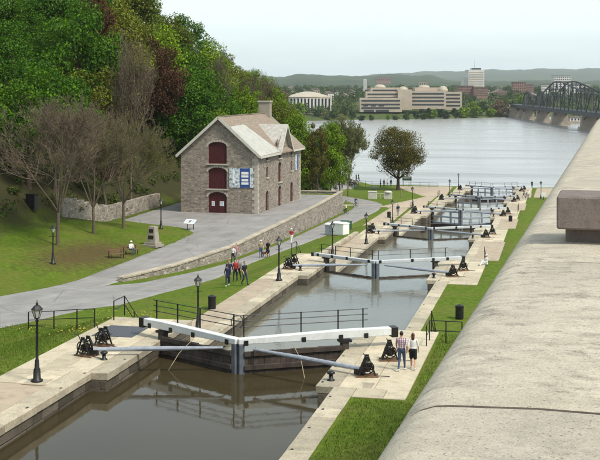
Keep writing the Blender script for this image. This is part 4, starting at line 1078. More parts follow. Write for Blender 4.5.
def put_tree(name, meshes, parts, loc, label, rz=0.0, sc=(1, 1, 1), group=None, cat='tree', mats=None):
    t = thing(name, label, cat, tuple(loc), rz, group, sc)
    for i, (me, pn) in enumerate(zip(meshes, parts)):
        m = None
        if isinstance(me, tuple): me, m = me
        o = link(pn, me, t)
        if m: o.material_slots[0].link = 'OBJECT'; o.material_slots[0].material = MAT[m]
    return t
def recolor(me, mat):
    m = me.copy(); m.materials.clear(); m.materials.append(MAT[mat]); return m
VAR = [make_tree(11, 11, 4.4, 2.0, 74, 190, .23, 'leaf_deep'), make_tree(12, 13, 4.6, 2.5, 82, 190, .24, 'leaf_deep', 'cone'),
       make_tree(13, 10, 4.8, 1.6, 72, 180, .23, 'leaf_deep', 'spread'), make_tree(14, 12, 3.9, 2.2, 72, 170, .22, 'leaf_deep'), make_tree(15, 9, 3.7, 1.4, 60, 170, .21, 'leaf_deep')]
SPA = [make_tree(21, 11, 4.0, 2.4, 60, 90, .19, 'leaf_rust', bark='bark_grey', tr=.18), make_tree(22, 10, 3.8, 2.0, 58, 80, .18, 'leaf_rust', 'cone', 'bark_grey', .17)]
CACHE = {}
def crown_of(v, i, mat):
    return (v[i][1], mat)
CW = {'leaf_deep': 'deep green', 'leaf_bright': 'bright green', 'leaf_olive': 'olive green', 'leaf_dark': 'dark green', 'leaf_rust': 'thin rust-brown', 'leaf_red': 'dark red', 'leaf_pale': 'pale budding', 'leaf_bud': 'thin brown', 'leaf_bronze': 'bronze'}
def pick(x, y):
    rr = R.random()
    if x < 70: return 'leaf_deep' if rr < .9 else 'leaf_dark'
    if x < 92: return 'leaf_deep' if rr < .6 or y < 50 else 'leaf_olive'
    if x < 112: return 'leaf_deep' if y < 45 else ('leaf_rust' if rr < .45 else 'leaf_olive')
    if x < 142: return ('leaf_deep' if rr < .45 else 'leaf_olive') if y < 62 else ('leaf_rust' if rr < .4 else 'leaf_olive')
    if x < 168: return 'leaf_olive' if rr < .6 else ('leaf_dark' if rr < .8 else 'leaf_bright')
    if x < 187: return 'leaf_olive' if rr < .5 else ('leaf_rust' if rr < .65 else 'leaf_deep')
    if x < 222: return 'leaf_deep' if rr < .5 else ('leaf_bright' if rr < .92 else 'leaf_olive')
    if x < 255: return 'leaf_bright' if rr < .65 else ('leaf_olive' if rr < .8 else 'leaf_deep')
    return 'leaf_bright' if rr < .45 else ('leaf_olive' if rr < .8 else 'leaf_pale')
cand = []
for r, (h, st) in enumerate(((2.5, 8.0), (9.5, 8.5), (18, 9.0), (28, 10), (40, 11))):
    Y = 58 + R.uniform(0, 5)
    while Y < 258:
        X = Hx(Y) - h - R.uniform(-1.8, 1.8); z = zgl(X, Y); D = Dof(X, Y); x = colx(Vector((X, Y, 0))); yb = HY + F*(H - z)/D; yt = HY + F*(H - z - 10)/D
        if -25 < x < 300 and yb > -10 and not (r == 0 and (Y < 112 or 140 < Y < 172)): cand.append((r, x, (yb + yt)/2, X, Y, z))
        Y += st*R.uniform(.8, 1.2)
ROWN = ['foot of the slope', 'second row up the slope', 'third row up the slope', 'fourth row up the slope', 'top row of the slope']
ON = ['first', 'second', 'third', 'fourth', 'fifth', 'sixth', 'seventh', 'eighth', 'ninth', 'tenth', 'eleventh', 'twelfth', 'thirteenth', 'fourteenth', 'fifteenth', 'sixteenth', 'seventeenth', 'eighteenth', 'nineteenth', 'twentieth', 'twenty-first', 'twenty-second', 'twenty-third', 'twenty-fourth']
for r in range(5):
    row = sorted([c for c in cand if c[0] == r], key=lambda c: c[1])
    for i, (_, x, y, X, Y, z) in enumerate(row):
        m = pick(x, y); sp = m in ('leaf_rust', 'leaf_pale')
        v = SPA if sp else VAR; j = R.randrange(len(v)); s = R.uniform(1.0, 1.35)*(.9 if Y > 228 else 1)*(1.22 if 75 < x < 200 else 1)
        put_tree('hillside_tree', (v[j][0], crown_of(v, j, m)), ('trunk', 'crown'), (X, Y, z - .2), f'{CW[m]} tree in the {ROWN[r]}, {ON[min(i, 23)]} from the left', R.uniform(0, 6.28), (s, s, s*R.uniform(.92, 1.12)), 'trees on the wooded slope')
for x, D, ht, i_, m, lab in ((129, 158, 15, 1, 'leaf_olive', 'tall olive tree cut by the top of the picture, upper left'), (117, 150, 15, 0, 'leaf_deep', 'tall deep green tree just left of the tall olive one at the top edge'), (158, 172, 14, 3, 'leaf_olive', 'olive tree on the skyline where the wooded slope starts to fall')):
    p = PD(x, D); zt = H + (HY + 12)*D/F if x < 150 else H + (HY - 12)*D/F; s = ht/11; gz_ = zgl(p.x - 6, p.y + 2); sz_ = min(1.9, max(1.0, (zt - gz_)/11))
    put_tree('hillside_tree', (VAR[i_][0], crown_of(VAR, i_, m)), ('trunk', 'crown'), (p.x - 6, p.y + 2, gz_ - .3), lab, x*.1, (s, s, sz_), 'trees on the wooded slope')
# one crown of the slope is dark red and one rusty: whichever tree stands where the photograph shows them
bpy.context.view_layer.update(); dgr = bpy.context.evaluated_depsgraph_get(); done = set()
for px, py, m, lab in ((180, 60, 'leaf_red', 'dark reddish tree standing out high on the wooded slope'), (118, 82, 'leaf_rust', 'rusty brown tree on the slope above the bare lawn trees')):
    votes = {}
    for i in range(49):
        t = PD(px + (i % 7 - 3)*1.2, 100.0); d = Vector((t.x, t.y, -(py + (i//7 - 3)*1.2 - HY)*100.0/F)).normalized()
        ok, _l, _n, _i, ob, _m = scene.ray_cast(dgr, Vector((0, 0, H)) + d*60, d)
        if ok and ob.name.startswith('crown') and ob.parent.name.startswith('hillside_tree') and ob.name not in done: votes[ob.name] = votes.get(ob.name, 0) + 1
    if votes:
        ob = bpy.data.objects[max(votes, key=votes.get)]; done.add(ob.name); ob.material_slots[0].material = MAT[m]; ob.parent['label'] = lab; ob.parent.scale = [q*f_ for q, f_ in zip(ob.parent.scale, (.8, .8, .92))]
# grey bare trees at the end of the wooded slope and on the skyline
BG = [make_bare(51, 10, 'leaf_pale', 1, 5, .16, 'bark_grey', .13), make_bare(52, 10, 'leaf_bud', 1, 5, .14, 'bark_grey', .12)]
for i, (x, D, zt, s, lab) in enumerate(((270, 236, 17.2, .95, 'grey leafless tree with fine twigs at the right end of the wooded slope'), (253, 225, 17.5, .8, 'grey leafless tree above the chimney on the wooded slope'), (218, 205, 21.3, .9, 'bare grey tree on the skyline of the wooded slope'), (131, 150, 22, 1.1, 'tall bare tree on the slope above the lawn wall'), (284, 238, 12, .8, 'pale twiggy tree just left of the distant columned building'))):
    p = PD(x, D); z = zgl(p.x, p.y); h = zt - z
    put_tree('bare_tree', BG[i % 2], ('branches', 'buds'), (p.x, p.y, z - .3), lab, i*1.3, (s, s, max(.4, h/10)), 'bare trees on the slope')
# three bare trees on the lawn
LB = [make_bare(61, 15, 'leaf_bud', 1, 6, .10), make_bare(62, 13.5, 'leaf_olive', 1, 6, .10), make_bare(63, 13.5, 'leaf_olive', 2, 6, .10)]
for i, (x, y, wx, h, lab) in enumerate(((57.7, 245, 1.0, 1.0, 'largest bare tree on the lawn with wide grey branches, leftmost of three'), (93.5, 233.5, .9, .98, 'slim budding tree in the middle of three on the lawn'), (123.5, 228.5, .95, 1.0, 'budding tree with yellowish twigs, rightmost of three on the lawn'))):
    p = G(x, y); put_tree('bare_tree', LB[i], ('branches', 'buds'), tuple(p), lab, i*2.1, (wx, wx, h), 'bare trees on the lawn')
# trees right of the storehouse
def at_px(x, D): p = PD(x, D); return Vector((p.x, p.y, zgl(p.x, p.y)))
TR = make_tree(71, 12, 4.4, .8, 95, 190, .24, 'leaf_bright', 'cone')
TB = make_tree(72, 11, 2.6, 1.0, 66, 170, .20, 'leaf_bronze')
TP = make_bare(73, 12, 'leaf_pale', 3, 6, .20, 'bark_grey', .14)
BT = make_tree(74, 15, 5.8, 3.0, 130, 170, .26, 'leaf_bronze', 'spread', 'bark', .42)
def fit(me_set, parts, name, x, D, ytop, wpx, h0, r0, lab, rz=0.0, zb=None, cat='tree', group=None):
    p = at_px(x, D); zb = p.z if zb is None else zb; zt = H - (ytop - HY)*D/F; w = wpx/2*D/F
    return put_tree(name, me_set, parts, (p.x, p.y, zb - .2), lab, rz, (w/r0, w/r0, (zt - zb)/h0), group, cat)
fit(TR, ('trunk', 'crown'), 'maple_tree', 331, 214, 117, 42, 12, 4.4, 'bright green dense tree right of the storehouse')
fit((TR[0], crown_of([TR], 0, 'leaf_bright')), ('trunk', 'crown'), 'maple_tree', 297, 208, 109, 48, 12, 4.4, 'bright green tree right behind the storehouse chimney', 2.0)
fit(TB, ('trunk', 'crown'), 'bronze_tree', 318, 206, 118, 24, 11, 2.6, 'narrow bronze-brown tree between two bright green trees')
fit((TR[0], crown_of([TR], 0, 'leaf_deep')), ('trunk', 'crown'), 'maple_tree', 312, 222, 128, 40, 12, 4.4, 'deep green tree low behind the bronze tree', 4.0)
fit(TP, ('branches', 'buds'), 'birch_tree', 348, 226, 113, 42, 12, 4.6, 'pale airy tree with thin new leaves beside the river')
fit((VAR[4][0], crown_of(VAR, 4, 'leaf_pale')), ('trunk', 'crown'), 'birch_tree', 340, 232, 138, 30, 9, 3.7, 'pale green bushy tree at the river bank', 3.0)
fit(BT, ('trunk', 'crown'), 'round_tree', 398, 256, 123, 53, 15, 6.2, 'big round bronze-leaved tree standing alone by the river', .6, zb=G(396, 187).z)
# undergrowth on the slope
rr = random.Random(5); ug = MB()
for _ in range(1100):
    Y = rr.uniform(70, 262); X = Hx(Y) - rr.uniform(.5, 40); z = zgl(X, Y)
    if 143 < Y < 172 and X > -56: continue
    cr = rr.uniform(.7, 1.6)
    for _ in range(60):
        e = rdir(rr); e.z = abs(e.z)*.8; leaf(ug, Vector((X, Y, z)) + e*cr*rr.uniform(.5, 1.1), (e + rdir(rr)*.6).normalized(), .3, rr)
ug.obj('undergrowth', 'leaf_dark', kind='stuff', label='low green undergrowth covering the wooded slope', cat='undergrowth')
# grass blades on the near lawns
gb = MB(); rr = random.Random(9)
def blades(n, x0, x1, y0, y1, fn, ok):
    for _ in range(n):
        x, y = rr.uniform(x0, x1), rr.uniform(y0, y1)
        if not ok(x, y): continue
        z = fn(x, y); h = rr.uniform(.04, .11); a = rr.uniform(0, 6.28); w = .012; o = len(gb.v); dx, dy = math.cos(a), math.sin(a); t = rr.uniform(-.04, .04)
        gb.v += [(x - dx*w, y - dy*w, z - .01), (x + dx*w, y + dy*w, z - .01), (x + dy*t, y - dx*t, z + h)]; gb.f.append((o, o+1, o+2)); gb.m.append(0)
blades(34000, -8.3, -.2, 30, 60, zgr, lambda x, y: not (x < -6.1 and y > 46.8))
blades(34000, -37, -24.4, 42, 64, zgl, lambda x, y: True)
leaf_mat('blade', (.075, .125, .012), .4, .3)
gb.obj('grass_blades', 'blade', kind='stuff', label='short green grass on the lawns beside the near lock', cat='grass')
# yellow dandelions by the near railing
fl = MB(); rr = random.Random(4)
for _ in range(110):
    x, y = rr.uniform(96, 152), rr.uniform(311, 326); 
    if rr.random() < .35: x, y = rr.uniform(25, 95), rr.uniform(328, 333)
    p = G(x, y) if _ % 3 == 0 else q_ + Vector((rr.uniform(-.6, .6), rr.uniform(-.6, .6), 0)); q_ = p
    fl.box((p.x, p.y, zgl(p.x, p.y) + .09), (.055, .055, .03), rz=rr.uniform(0, 1))
fl.obj('dandelions', 'flower_yellow', kind='stuff', label='yellow dandelions in the grass beside the near left deck', cat='flowers')
# ------------------------------------------------------------------ the far shore
def shoreD(lat): return 899 + (.6*lat if lat > 0 else .35*lat)
def zfar(q): return tab(q, [(0, -13.4), (3, -12.2), (14, -10.6), (60, -9), (180, -4), (420, 0), (1000, 3), (2500, 8), (5200, 30), (9000, 40)])
lats = [-2600, -1500, -900, -600, -450] + [-350 + 14*i for i in range(60)] + [520, 650, 900, 1400, 2200, 3000]
qs = [0, 3, 8, 14, 30, 60, 110, 180, 280, 420, 700, 1000, 1600, 2500, 3800, 5200]
mb = MB(); n = len(lats)
for q in qs:
    for la_ in lats:
        k = 1 + q/1500.0; p = W(la_*k, shoreD(la_) + q + math.sin(la_*.045)*4*(q < 20)); mb.v.append((p.x, p.y, zfar(q) + .5*math.sin(la_*.09 + q*.03)))
for j in range(len(qs) - 1):
    for i in range(n - 1): mb.f.append((j*n + i, j*n + i + 1, (j+1)*n + i + 1, (j+1)*n + i)); mb.m.append(0)
mb.obj('far_shore', 'far_land', smooth=True, kind='structure')
def FP(x, D): # point on the far land
    la_ = (x - CX)/F*D; k = 1.0
    for _ in range(4):
        q = D - shoreD(la_/k); k = 1 + max(0, q)/1500
    return W(la_, D, zfar(max(0, D - shoreD(la_/k))))
# forested hills
def ridge(name, pts, D, depth, mat, seed):
    rr = random.Random(seed); m = MB(); xs = [-260 + 4*i for i in range(280)]; c = 9
    ph = [rr.uniform(0, 6.28) for _ in range(6)]
    for x in xs:
        yt = tab(x, pts) + .5*math.sin(x*.11 + ph[0]) + .35*math.sin(x*.27 + ph[1]) + .2*math.sin(x*.73 + ph[2])
        zt = H + (HY - yt)*D/F
        for j in range(c):
            f = j/(c - 1); d = D - depth*(1 - f); p = PD(x, d); z = lerp(15, zt, f**.8) + (math.sin(x*.2 + j*1.7 + ph[3])*8*f*(1 - f)*2)
            m.v.append((p.x, p.y, z))
        p = PD(x, D + depth*.4); m.v.append((p.x, p.y, 0))
    k = c + 1
    for i in range(len(xs) - 1):
        for j in range(c): m.f.append((i*k + j, (i+1)*k + j, (i+1)*k + j + 1, i*k + j + 1)); m.m.append(0)
    return m.obj(name, mat, smooth=True, kind='structure')
ridge('far_hills', [(-260, 76), (200, 74), (300, 77), (360, 76), (395, 73), (430, 71.5), (480, 70), (540, 69), (620, 68), (860, 70)], 11500, 3500, 'hill_forest', 3)
ridge('hills', [(-260, 78), (200, 77), (260, 78), (282, 76.5), (300, 73.5), (318, 75.5), (345, 75), (366, 77), (385, 74), (398, 73), (412, 76), (428, 75), (450, 80), (480, 82), (520, 80), (580, 81), (860, 80)], 6800, 2400, 'hill_forest', 4)

def far_box(name, parent, D, x0, x1, y0, y1, depth, mat, dz=0.0, off=0.0):
    """a block whose front spans the pixels at depth D"""
    a = PD(x0, D + off); b = PD(x1, D + off); z1 = H - (y0 - HY)*(D + off)/F; z0 = H - (y1 - HY)*(D + off)/F
    f = W(0, depth); m = MB(); m.prism([(a.x, a.y), (b.x, b.y), (b.x + f.x, b.y + f.y), (a.x + f.x, a.y + f.y)], 'z', z0, z1)
    return m.obj(name, mat, parent)
# columned curved museum hall
mh = thing('columned_hall', 'curved hall with tall pale columns under a low copper-coloured roof across the river', 'building', tuple(FP(310, 985)))
def wl(o, p): return Vector(p) - Vector(o.location)
D0 = 960
cen = PD(309, D0 + 16)
def arcpt(x, D): return PD(x, D)
def hall_front(x): return D0 + 26*((x - 306)/25)**2*.55 + (8 if x > 322 else 0)
xs = [288 + 44*i/28 for i in range(29)]
def hall_strip(name, y0, y1, mat, off, thick=3.0):
    m = MB()
    for x in xs:
        D = hall_front(x) + off; p = PD(x, D); q = PD(x, D + thick); z1 = H - (y0 - HY)*D0/F; z0 = H - (y1 - HY)*D0/F
        for v_, z in ((p, z0), (p, z1), (q, z1), (q, z0)): m.v.append(tuple(wl(mh, (v_.x, v_.y, z))))
    for i in range(len(xs) - 1):
        for a in range(4): b = (a + 1) % 4; m.f.append((i*4 + a, i*4 + b, i*4 + 4 + b, i*4 + 4 + a)); m.m.append(0)
    m.f += [(0, 1, 2, 3), tuple(len(m.v) - 4 + i for i in range(4))]; m.m += [0, 0]
    return m.obj(name, mat, mh)
hall_strip('glass_wall', 97.5, 114, 'glass_dark', 4)
hall_strip('eaves_band', 97.0, 98.8, 'museum_stone', -1.0, 9)
hall_strip('plinth', 112, 116, 'museum_stone', -1.5, 9)
for i in range(13):
    x = 289.5 + 41.5*i/12; D = hall_front(x) - .2; p = PD(x, D); m = MB(); z1 = H - (98 - HY)*D0/F; z0 = H - (113 - HY)*D0/F
    m.box(wl(mh, (p.x, p.y, (z0 + z1)/2)), (1.5, 1.7, z1 - z0), rz=TH); m.obj('column', 'concrete_far', mh)
m = MB(); rows = 6
for j in range(rows):
    f = j/(rows - 1)
    for x in xs:
        D = lerp(hall_front(x) - 1.5, D0 + 40, f); zz = H - (97 - HY)*D0/F + 4.4*math.sin(f*math.pi/2)*(1 - .85*abs((x - 308)/26)**2.2); p = PD(lerp(x, 308, f*.35), D); m.v.append(tuple(wl(mh, (p.x, p.y, zz))))
for j in range(rows - 1):
    for i in range(len(xs) - 1): k = j*len(xs) + i; m.f.append((k, k + 1, k + 1 + len(xs), k + len(xs))); m.m.append(0)
m.obj('roof', 'museum_copper', mh, smooth=True)
far_b = lambda *a, **k: far_box(*a, **k)
# terraced museum wing
tw = link('terraced_museum', None, None, None, 0, 'long terraced pale stone museum with dark window bands across the river', 'building')
Dm = 985
for (x0, x1, y0, y1, off, mt) in ((360, 402, 98, 112, 0, 'museum_stone'), (366, 412, 91.5, 103, 14, 'museum_stone'), (371, 408, 87.6, 94, 26, 'museum_stone'), (398, 412, 89.5, 110, 10, 'museum_stone'), (410, 446, 91, 109, 16, 'museum_stone'), (415, 447, 87.5, 93, 30, 'museum_stone'), (438, 462, 92, 110, 20, 'museum_stone')):
    w = far_box('wall', tw, Dm, x0, x1, y0, y1, 22, mt, off=off)
    if mt == 'museum_stone' and y1 - y0 < 20 and x1 - x0 > 20:
        for yy_ in [y0 + 2.0 + 3.6*i for i in range(int((y1 - y0 - 2)/3.6))]:
            s = far_box('window_band', tw, Dm, x0 + 1.5, x1 - 2.0, yy_, yy_ + 1.5, .6, 'glass_dark', off=off - .25)
for (x0, x1, y0, y1) in ((363.5, 368, 104.3, 106.2), (371, 376, 104.3, 106.2), (379, 384, 104.3, 106.2), (364, 374, 109.8, 112), (376, 389, 109.8, 112)): far_box('window', tw, Dm, x0, x1, y0, y1, .6, 'glass_dark', off=-.3)
for (x, w, y0, y1, off) in ((380, 12, 84.5, 88, 24), (403, 10, 86.5, 92, 8), (424, 12, 85, 88, 28), (443, 10, 86, 92, 18)):
    D = Dm + off + 8; m = MB(); p = PD(x, D); r_ = w*D/F/2; z0 = H - (y1 - HY)*D/F; z1 = H - (y0 - HY)*D/F
    m.lathe([(r_, z0), (r_*.96, lerp(z0, z1, .4)), (r_*.7, lerp(z0, z1, .8)), (r_*.3, z1)], (p.x, p.y, 0), 16); m.obj('dome', 'museum_copper', tw, smooth=True)
# office tower and its brick podium
ot = link('office_tower', None, None, None, 0, 'tall pale concrete office tower with dark rooftop box across the river', 'building')
Dt = 1450
far_box('tower_block', ot, Dt, 468.5, 484.2, 69.6, 98, 30, 'concrete_far'); far_box('side_block', ot, Dt, 464, 469, 77.5, 98, 26, 'concrete_far', off=8); far_box('rooftop_box', ot, Dt, 472, 481, 68.0, 70, 16, 'glass_dark', off=6)
for i in range(13):
    y = 72 + i*1.75; far_box('window_band', ot, Dt, 469.2, 483.5, y, y + .55, .5, 'far_wall_tan', off=-.3)
for e, x in enumerate((474.5,)):
    p = PD(x, Dt + 10); z0 = H + (HY - 68.2)*Dt/F; MB().tube((p.x, p.y, z0), (p.x, p.y, z0 + 10), .22, .08, 5).obj('antenna', 'bridge_steel', ot)
st = link('slim_tower', None, None, None, 0, 'slim white concrete tower left of the terraced museum', 'building')
far_box('shaft', st, 1500, 363.6, 366.6, 79.2, 94, 5, 'concrete_far')
for i in range(6): far_box('window_band', st, 1500, 364.0, 366.2, 80.5 + i*2, 81.2 + i*2, .5, 'steel_grey', off=-.3)
spec = [(458, 474, 86, 96, 1250, 'brick_far', 'low red-brick block left of the office tower'), (474, 488, 87.5, 96.5, 1240, 'brick_far', 'red-brick block at the foot of the office tower'), (446, 453, 92.5, 100, 1180, 'far_wall_white', 'pale green-white cylinder-like store beside the museum'),
        (513, 526, 82.2, 92, 1500, 'brick_far', 'dark brick apartment block near the bridge end'), (526, 534, 84.5, 93, 1520, 'brick_far', 'smaller brick block right of the dark apartment block'), (554, 571, 76, 90, 1700, 'concrete_far', 'broad pale office block seen above the bridge truss'), (542, 550, 85, 93, 1450, 'far_wall_white', 'small white building behind the bridge arch'),
        (571, 590, 84, 92, 1600, 'far_wall_white', 'white low-rise right of the broad office block'), (376, 391, 77.6, 81.5, 3200, 'brick_far', 'reddish institution on the far hillside'), (419, 428, 82, 85.5, 2600, 'far_wall_tan', 'tan block on the far slope above the museum'), (308, 315, 88, 90, 2300, 'far_wall_white', 'white flat building below the left hill'), (325, 333, 88, 90.2, 2400, 'far_wall_white', 'second white flat building below the left hill')]
for x0, x1, y0, y1, D, mt, lab in spec:
    o = link('far_building', None, None, None, 0, lab, 'building', 'distant town buildings'); far_box('wall', o, D, x0, x1, y0, y1 + 2, (x1 - x0)*D/F*.7, mt)
    far_box('roof', o, D, x0 - .1, x1 + .1, y0 - .35, y0, (x1 - x0)*D/F*.72, 'far_roof', off=-.4)
    nf = max(1, int((y1 - y0)/2.1)); nw = max(2, int((x1 - x0)/1.9))
    for a in range(nf):
        for b in range(nw):
            xa = x0 + (b + .25)*(x1 - x0)/nw; far_box('window', o, D, xa, xa + (x1 - x0)/nw*.5, y0 + (a + .3)*(y1 - y0)/nf, y0 + (a + .75)*(y1 - y0)/nf, .4, 'glass_dark', off=-.2)
# small houses of the far town
rr = random.Random(31); HS = []
for i in range(64):
    x = rr.uniform(276, 600); D = rr.uniform(1250, 3000)
    if 455 < x < 490 and D < 1500: continue
    p = FP(x, D); w, d, h = rr.uniform(9, 20), rr.uniform(8, 14), rr.uniform(4, 8)
    o = thing('town_house', None, 'house', (p.x, p.y, p.z - 1), rr.uniform(-.4, .8), 'small houses of the far town')
    wm = rr.choice(['far_wall_white', 'far_wall_white', 'far_wall_tan', 'brick_far']); HS.append((x, o, dict(far_wall_white='white', far_wall_tan='tan', brick_far='red-brick')[wm], D)); MB().box((0, 0, h/2), (w, d, h)).obj('wall', wm, o)
    m = MB(); m.prism([(-w/2 - .5, h), (w/2 + .5, h), (0, h + w*.25)], 'y', -d/2 - .5, d/2 + .5); m.obj('roof', 'far_roof', o)
    for b in range(3): MB().box((-w/2 + w*(b + .5)/3, -d/2 - .04, h*.55), (w*.14, .1, h*.28)).obj('window', 'glass_dark', o)
UN = ['', 'first', 'second', 'third', 'fourth', 'fifth', 'sixth', 'seventh', 'eighth', 'ninth']; TE = {2: 'twenty', 3: 'thirty', 4: 'forty', 5: 'fifty', 6: 'sixty'}; TT = {2: 'twentieth', 3: 'thirtieth', 4: 'fortieth', 5: 'fiftieth', 6: 'sixtieth'}
def ordw(n): return ON[n-1] if n < 20 else (TT[n//10] if n % 10 == 0 else TE[n//10] + '-' + UN[n % 10])
for i, (x, o, c, D) in enumerate(sorted(HS, key=lambda q: q[0])): o['label'] = f'small {c} {"nearer" if D < 1900 else "farther"} town house across the river, {ordw(i + 1)} from the left'
# trees of the far shore: single ones along the water, a wood behind
FT = [make_tree(81, 8, 4.2, .4, 26, 34, 1.0, 'leaf_far'), make_tree(82, 9, 4.0, .5, 26, 34, 1.0, 'leaf_far', 'cone'), make_tree(83, 6.5, 4.6, .2, 26, 34, .95, 'leaf_far', 'spread')]
shore_trees = [(333, 914, 1.1, 'leaf_far'), (341, 916, .9, 'leaf_pale'), (352, 912, 1.1, 'leaf_far'), (362, 914, .75, 'leaf_far_dark'), (326, 918, .9, 'leaf_pale'), (395, 930, .7, 'leaf_far'), (407, 936, .8, 'leaf_far'), (416, 940, .85, 'leaf_far_dark'), (424, 944, 1.0, 'leaf_far'), (434, 948, 1.0, 'leaf_bright'), (446, 962, .9, 'leaf_far_dark'), (455, 966, 1.1, 'leaf_far_dark'), (464, 985, 1.5, 'leaf_bright'), (473, 992, 1.6, 'leaf_bright'), (482, 1000, 1.5, 'leaf_far'), (490, 1004, 1.2, 'leaf_bright'), (499, 1012, 1.7, 'leaf_bud'), (507, 1016, 1.8, 'leaf_pale'), (515, 1040, 1.9, 'leaf_far'), (522, 1060, 1.9, 'leaf_bright'), (440, 975, 1.2, 'leaf_far_dark'), (429, 965, 1.1, 'leaf_far_dark'), (345, 960, 1.0, 'leaf_far'), (318, 925, 1.0, 'leaf_far'), (301, 930, 1.3, 'leaf_bright'), (294, 935, 1.2, 'leaf_far'), (371, 918, .6, 'leaf_far'), (388, 924, .6, 'leaf_bright')]
fc = {}
for i, (x, D, s, m) in enumerate(sorted(shore_trees)):
    j = i % 3; key = (j, m)
    p = FP(x, D); put_tree('shore_tree', (FT[j][0], (FT[j][1], m)), ('trunk', 'crown'), (p.x, p.y, p.z - .3), f'{"rounded" if j != 1 else "upright"} {dict(leaf_far="green", leaf_pale="pale", leaf_far_dark="dark green", leaf_bright="bright green", leaf_bud="brownish").get(m)} tree on the far river bank, {ordw(i + 1)} from the left', i*1.1, (s, s, s), 'trees along the far river bank')
wd = MB(); base = [MB() for _ in range(3)]
rr = random.Random(77)
def far_wood(n, x0, x1, D0_, D1_, s0, s1):
    for _ in range(n):
        x = rr.uniform(x0, x1); D = D0_*(D1_/D0_)**rr.random(); p = FP(x, D); s = rr.uniform(s0, s1); k = D/1000
        for c in range(7):
            e = rdir(rr); cc = Vector((p.x + e.x*3.2*s, p.y + e.y*3.2*s, p.z + (4.2 + e.z*3)*s))
            for _ in range(11):
                u = rdir(rr); leaf(wd, cc + u*2.0*s, (u + rdir(rr)*.5).normalized(), 1.5*s*k**.6, rr)
far_wood(260, 255, 620, 1010, 1500, .7, 1.3); far_wood(420, 255, 640, 1500, 3600, .9, 1.7); far_wood(60, 255, 345, 915, 1010, .7, 1.2)
wd.obj('distant_woodland', 'leaf_far', kind='stuff', label='mass of trees filling the town across the river', cat='woodland')
# ------------------------------------------------------------------ steel truss bridge
br = link('truss_bridge', None, None, None, 0, 'long dark steel truss bridge on stone piers crossing the river at the right', 'bridge')
def BP(D, off=0.0, z=0.0):        # point along the bridge axis
    la_ = lerp(181, 190, (D - 800)/200)*1.0 + off; return W(la_, D, z)
ZD = -1.5
m = MB(); m.prism([(BP(560, -5).x, BP(560, -5).y), (BP(560, 5).x, BP(560, 5).y), (BP(1030, 5).x, BP(1030, 5).y), (BP(1030, -5).x, BP(1030, -5).y)], 'z', ZD - 2.6, ZD); m.obj('deck', 'bridge_steel', br)
def top_chord(D): return tab(D, [(560, 7), (640, 8.5), (700, 11), (745, 15), (776, 17.5), (800, 16.5), (838, 9.5), (872, 6.5), (884, 5.0)])
piers = [(802, 12, 4.5), (873, 10, 4), (942, 9, 3.6), (975, 8, 3.2), (700, 12, 4.5)]
for D, w, dp in piers:
    p = BP(D); m = MB(); m.box((p.x, p.y, (ZD - 5 - 15)/2), (w, dp, 10 + ZD + 5 - .0), rz=TH, taper=.9); po = m.obj('pier', 'bridge_stone', br)
    MB().box((p.x, p.y, RIVER + .9), (w + 2.2, dp + 2, 2.4), rz=TH, taper=.93).obj('pier_foot', 'bridge_stone', po)
    m = MB()
    for o in (-4, 4):
        a = BP(D, o, ZD - 5.2); m.bar(a, BP(D, o, ZD - 1.2), .8, .8); m.bar(a, BP(D - 16, o, ZD - 1.2), .6, .6); m.bar(a, BP(D + 16, o, ZD - 1.2), .6, .6)
    m.obj('bearing_frame', 'bridge_steel', br)
for o in (-5.2, 5.2):
    Ds = [560 + 14*i for i in range(24)]
    for i in range(len(Ds) - 1):
        a, b = Ds[i], Ds[i+1]
        if b > 884: break
        m = MB(); m.bar(BP(a, o, top_chord(a)), BP(b, o, top_chord(b)), .8, .8); m.obj('top_chord', 'bridge_steel', br)
        m = MB(); m.bar(BP(a, o, ZD), BP(a, o, top_chord(a)), .5, .5); m.obj('vertical', 'bridge_steel', br)
        m = MB(); m.bar(BP(a, o, ZD if i % 2 else top_chord(a)), BP(b, o, top_chord(b) if i % 2 else ZD), .45, .45); m.bar(BP(a, o, lerp(ZD, top_chord(a), .5)), BP(b, o, lerp(ZD, top_chord(b), .5)), .3, .3); m.obj('diagonal', 'bridge_steel', br)
    # the smaller bowed span nearer the far shore
    m = MB(); sp = [886 + 54*i/10 for i in range(11)]; zz = [ZD + 11.5*math.sin(math.pi*(.06 + .88*i/10))**.6 for i in range(11)]
    for i in range(10): m.bar(BP(sp[i], o, zz[i]), BP(sp[i+1], o, zz[i+1]), .9, .9)
    m.bar(BP(886, o, ZD), BP(886, o, zz[0]), .8, .8); m.bar(BP(940, o, ZD), BP(940, o, zz[10]), .8, .8); m.obj('bowed_chord', 'bridge_steel', br)
    for i in range(1, 10):
        m = MB(); m.bar(BP(sp[i], o, ZD), BP(sp[i], o, zz[i]), .4, .4); m.bar(BP(sp[i], o, zz[i]), BP(sp[i+1] if i < 5 else sp[i-1], o, ZD), .35, .35); m.obj('hanger', 'bridge_steel', br)
    MB().bar(BP(560, o*1.15, ZD + 1.3), BP(1025, o*1.15, ZD + 1.3), .2, .2).obj('handrail', 'bridge_steel', br)
for D in range(574, 884, 28): MB().bar(BP(D, -5.2, top_chord(D)), BP(D, 5.2, top_chord(D)), .5, .5).obj('cross_strut', 'bridge_steel', br)
q = BP(1020); MB().box((q.x, q.y, -8), (14, 18, 12), rz=TH).obj('abutment', 'bridge_stone', br)
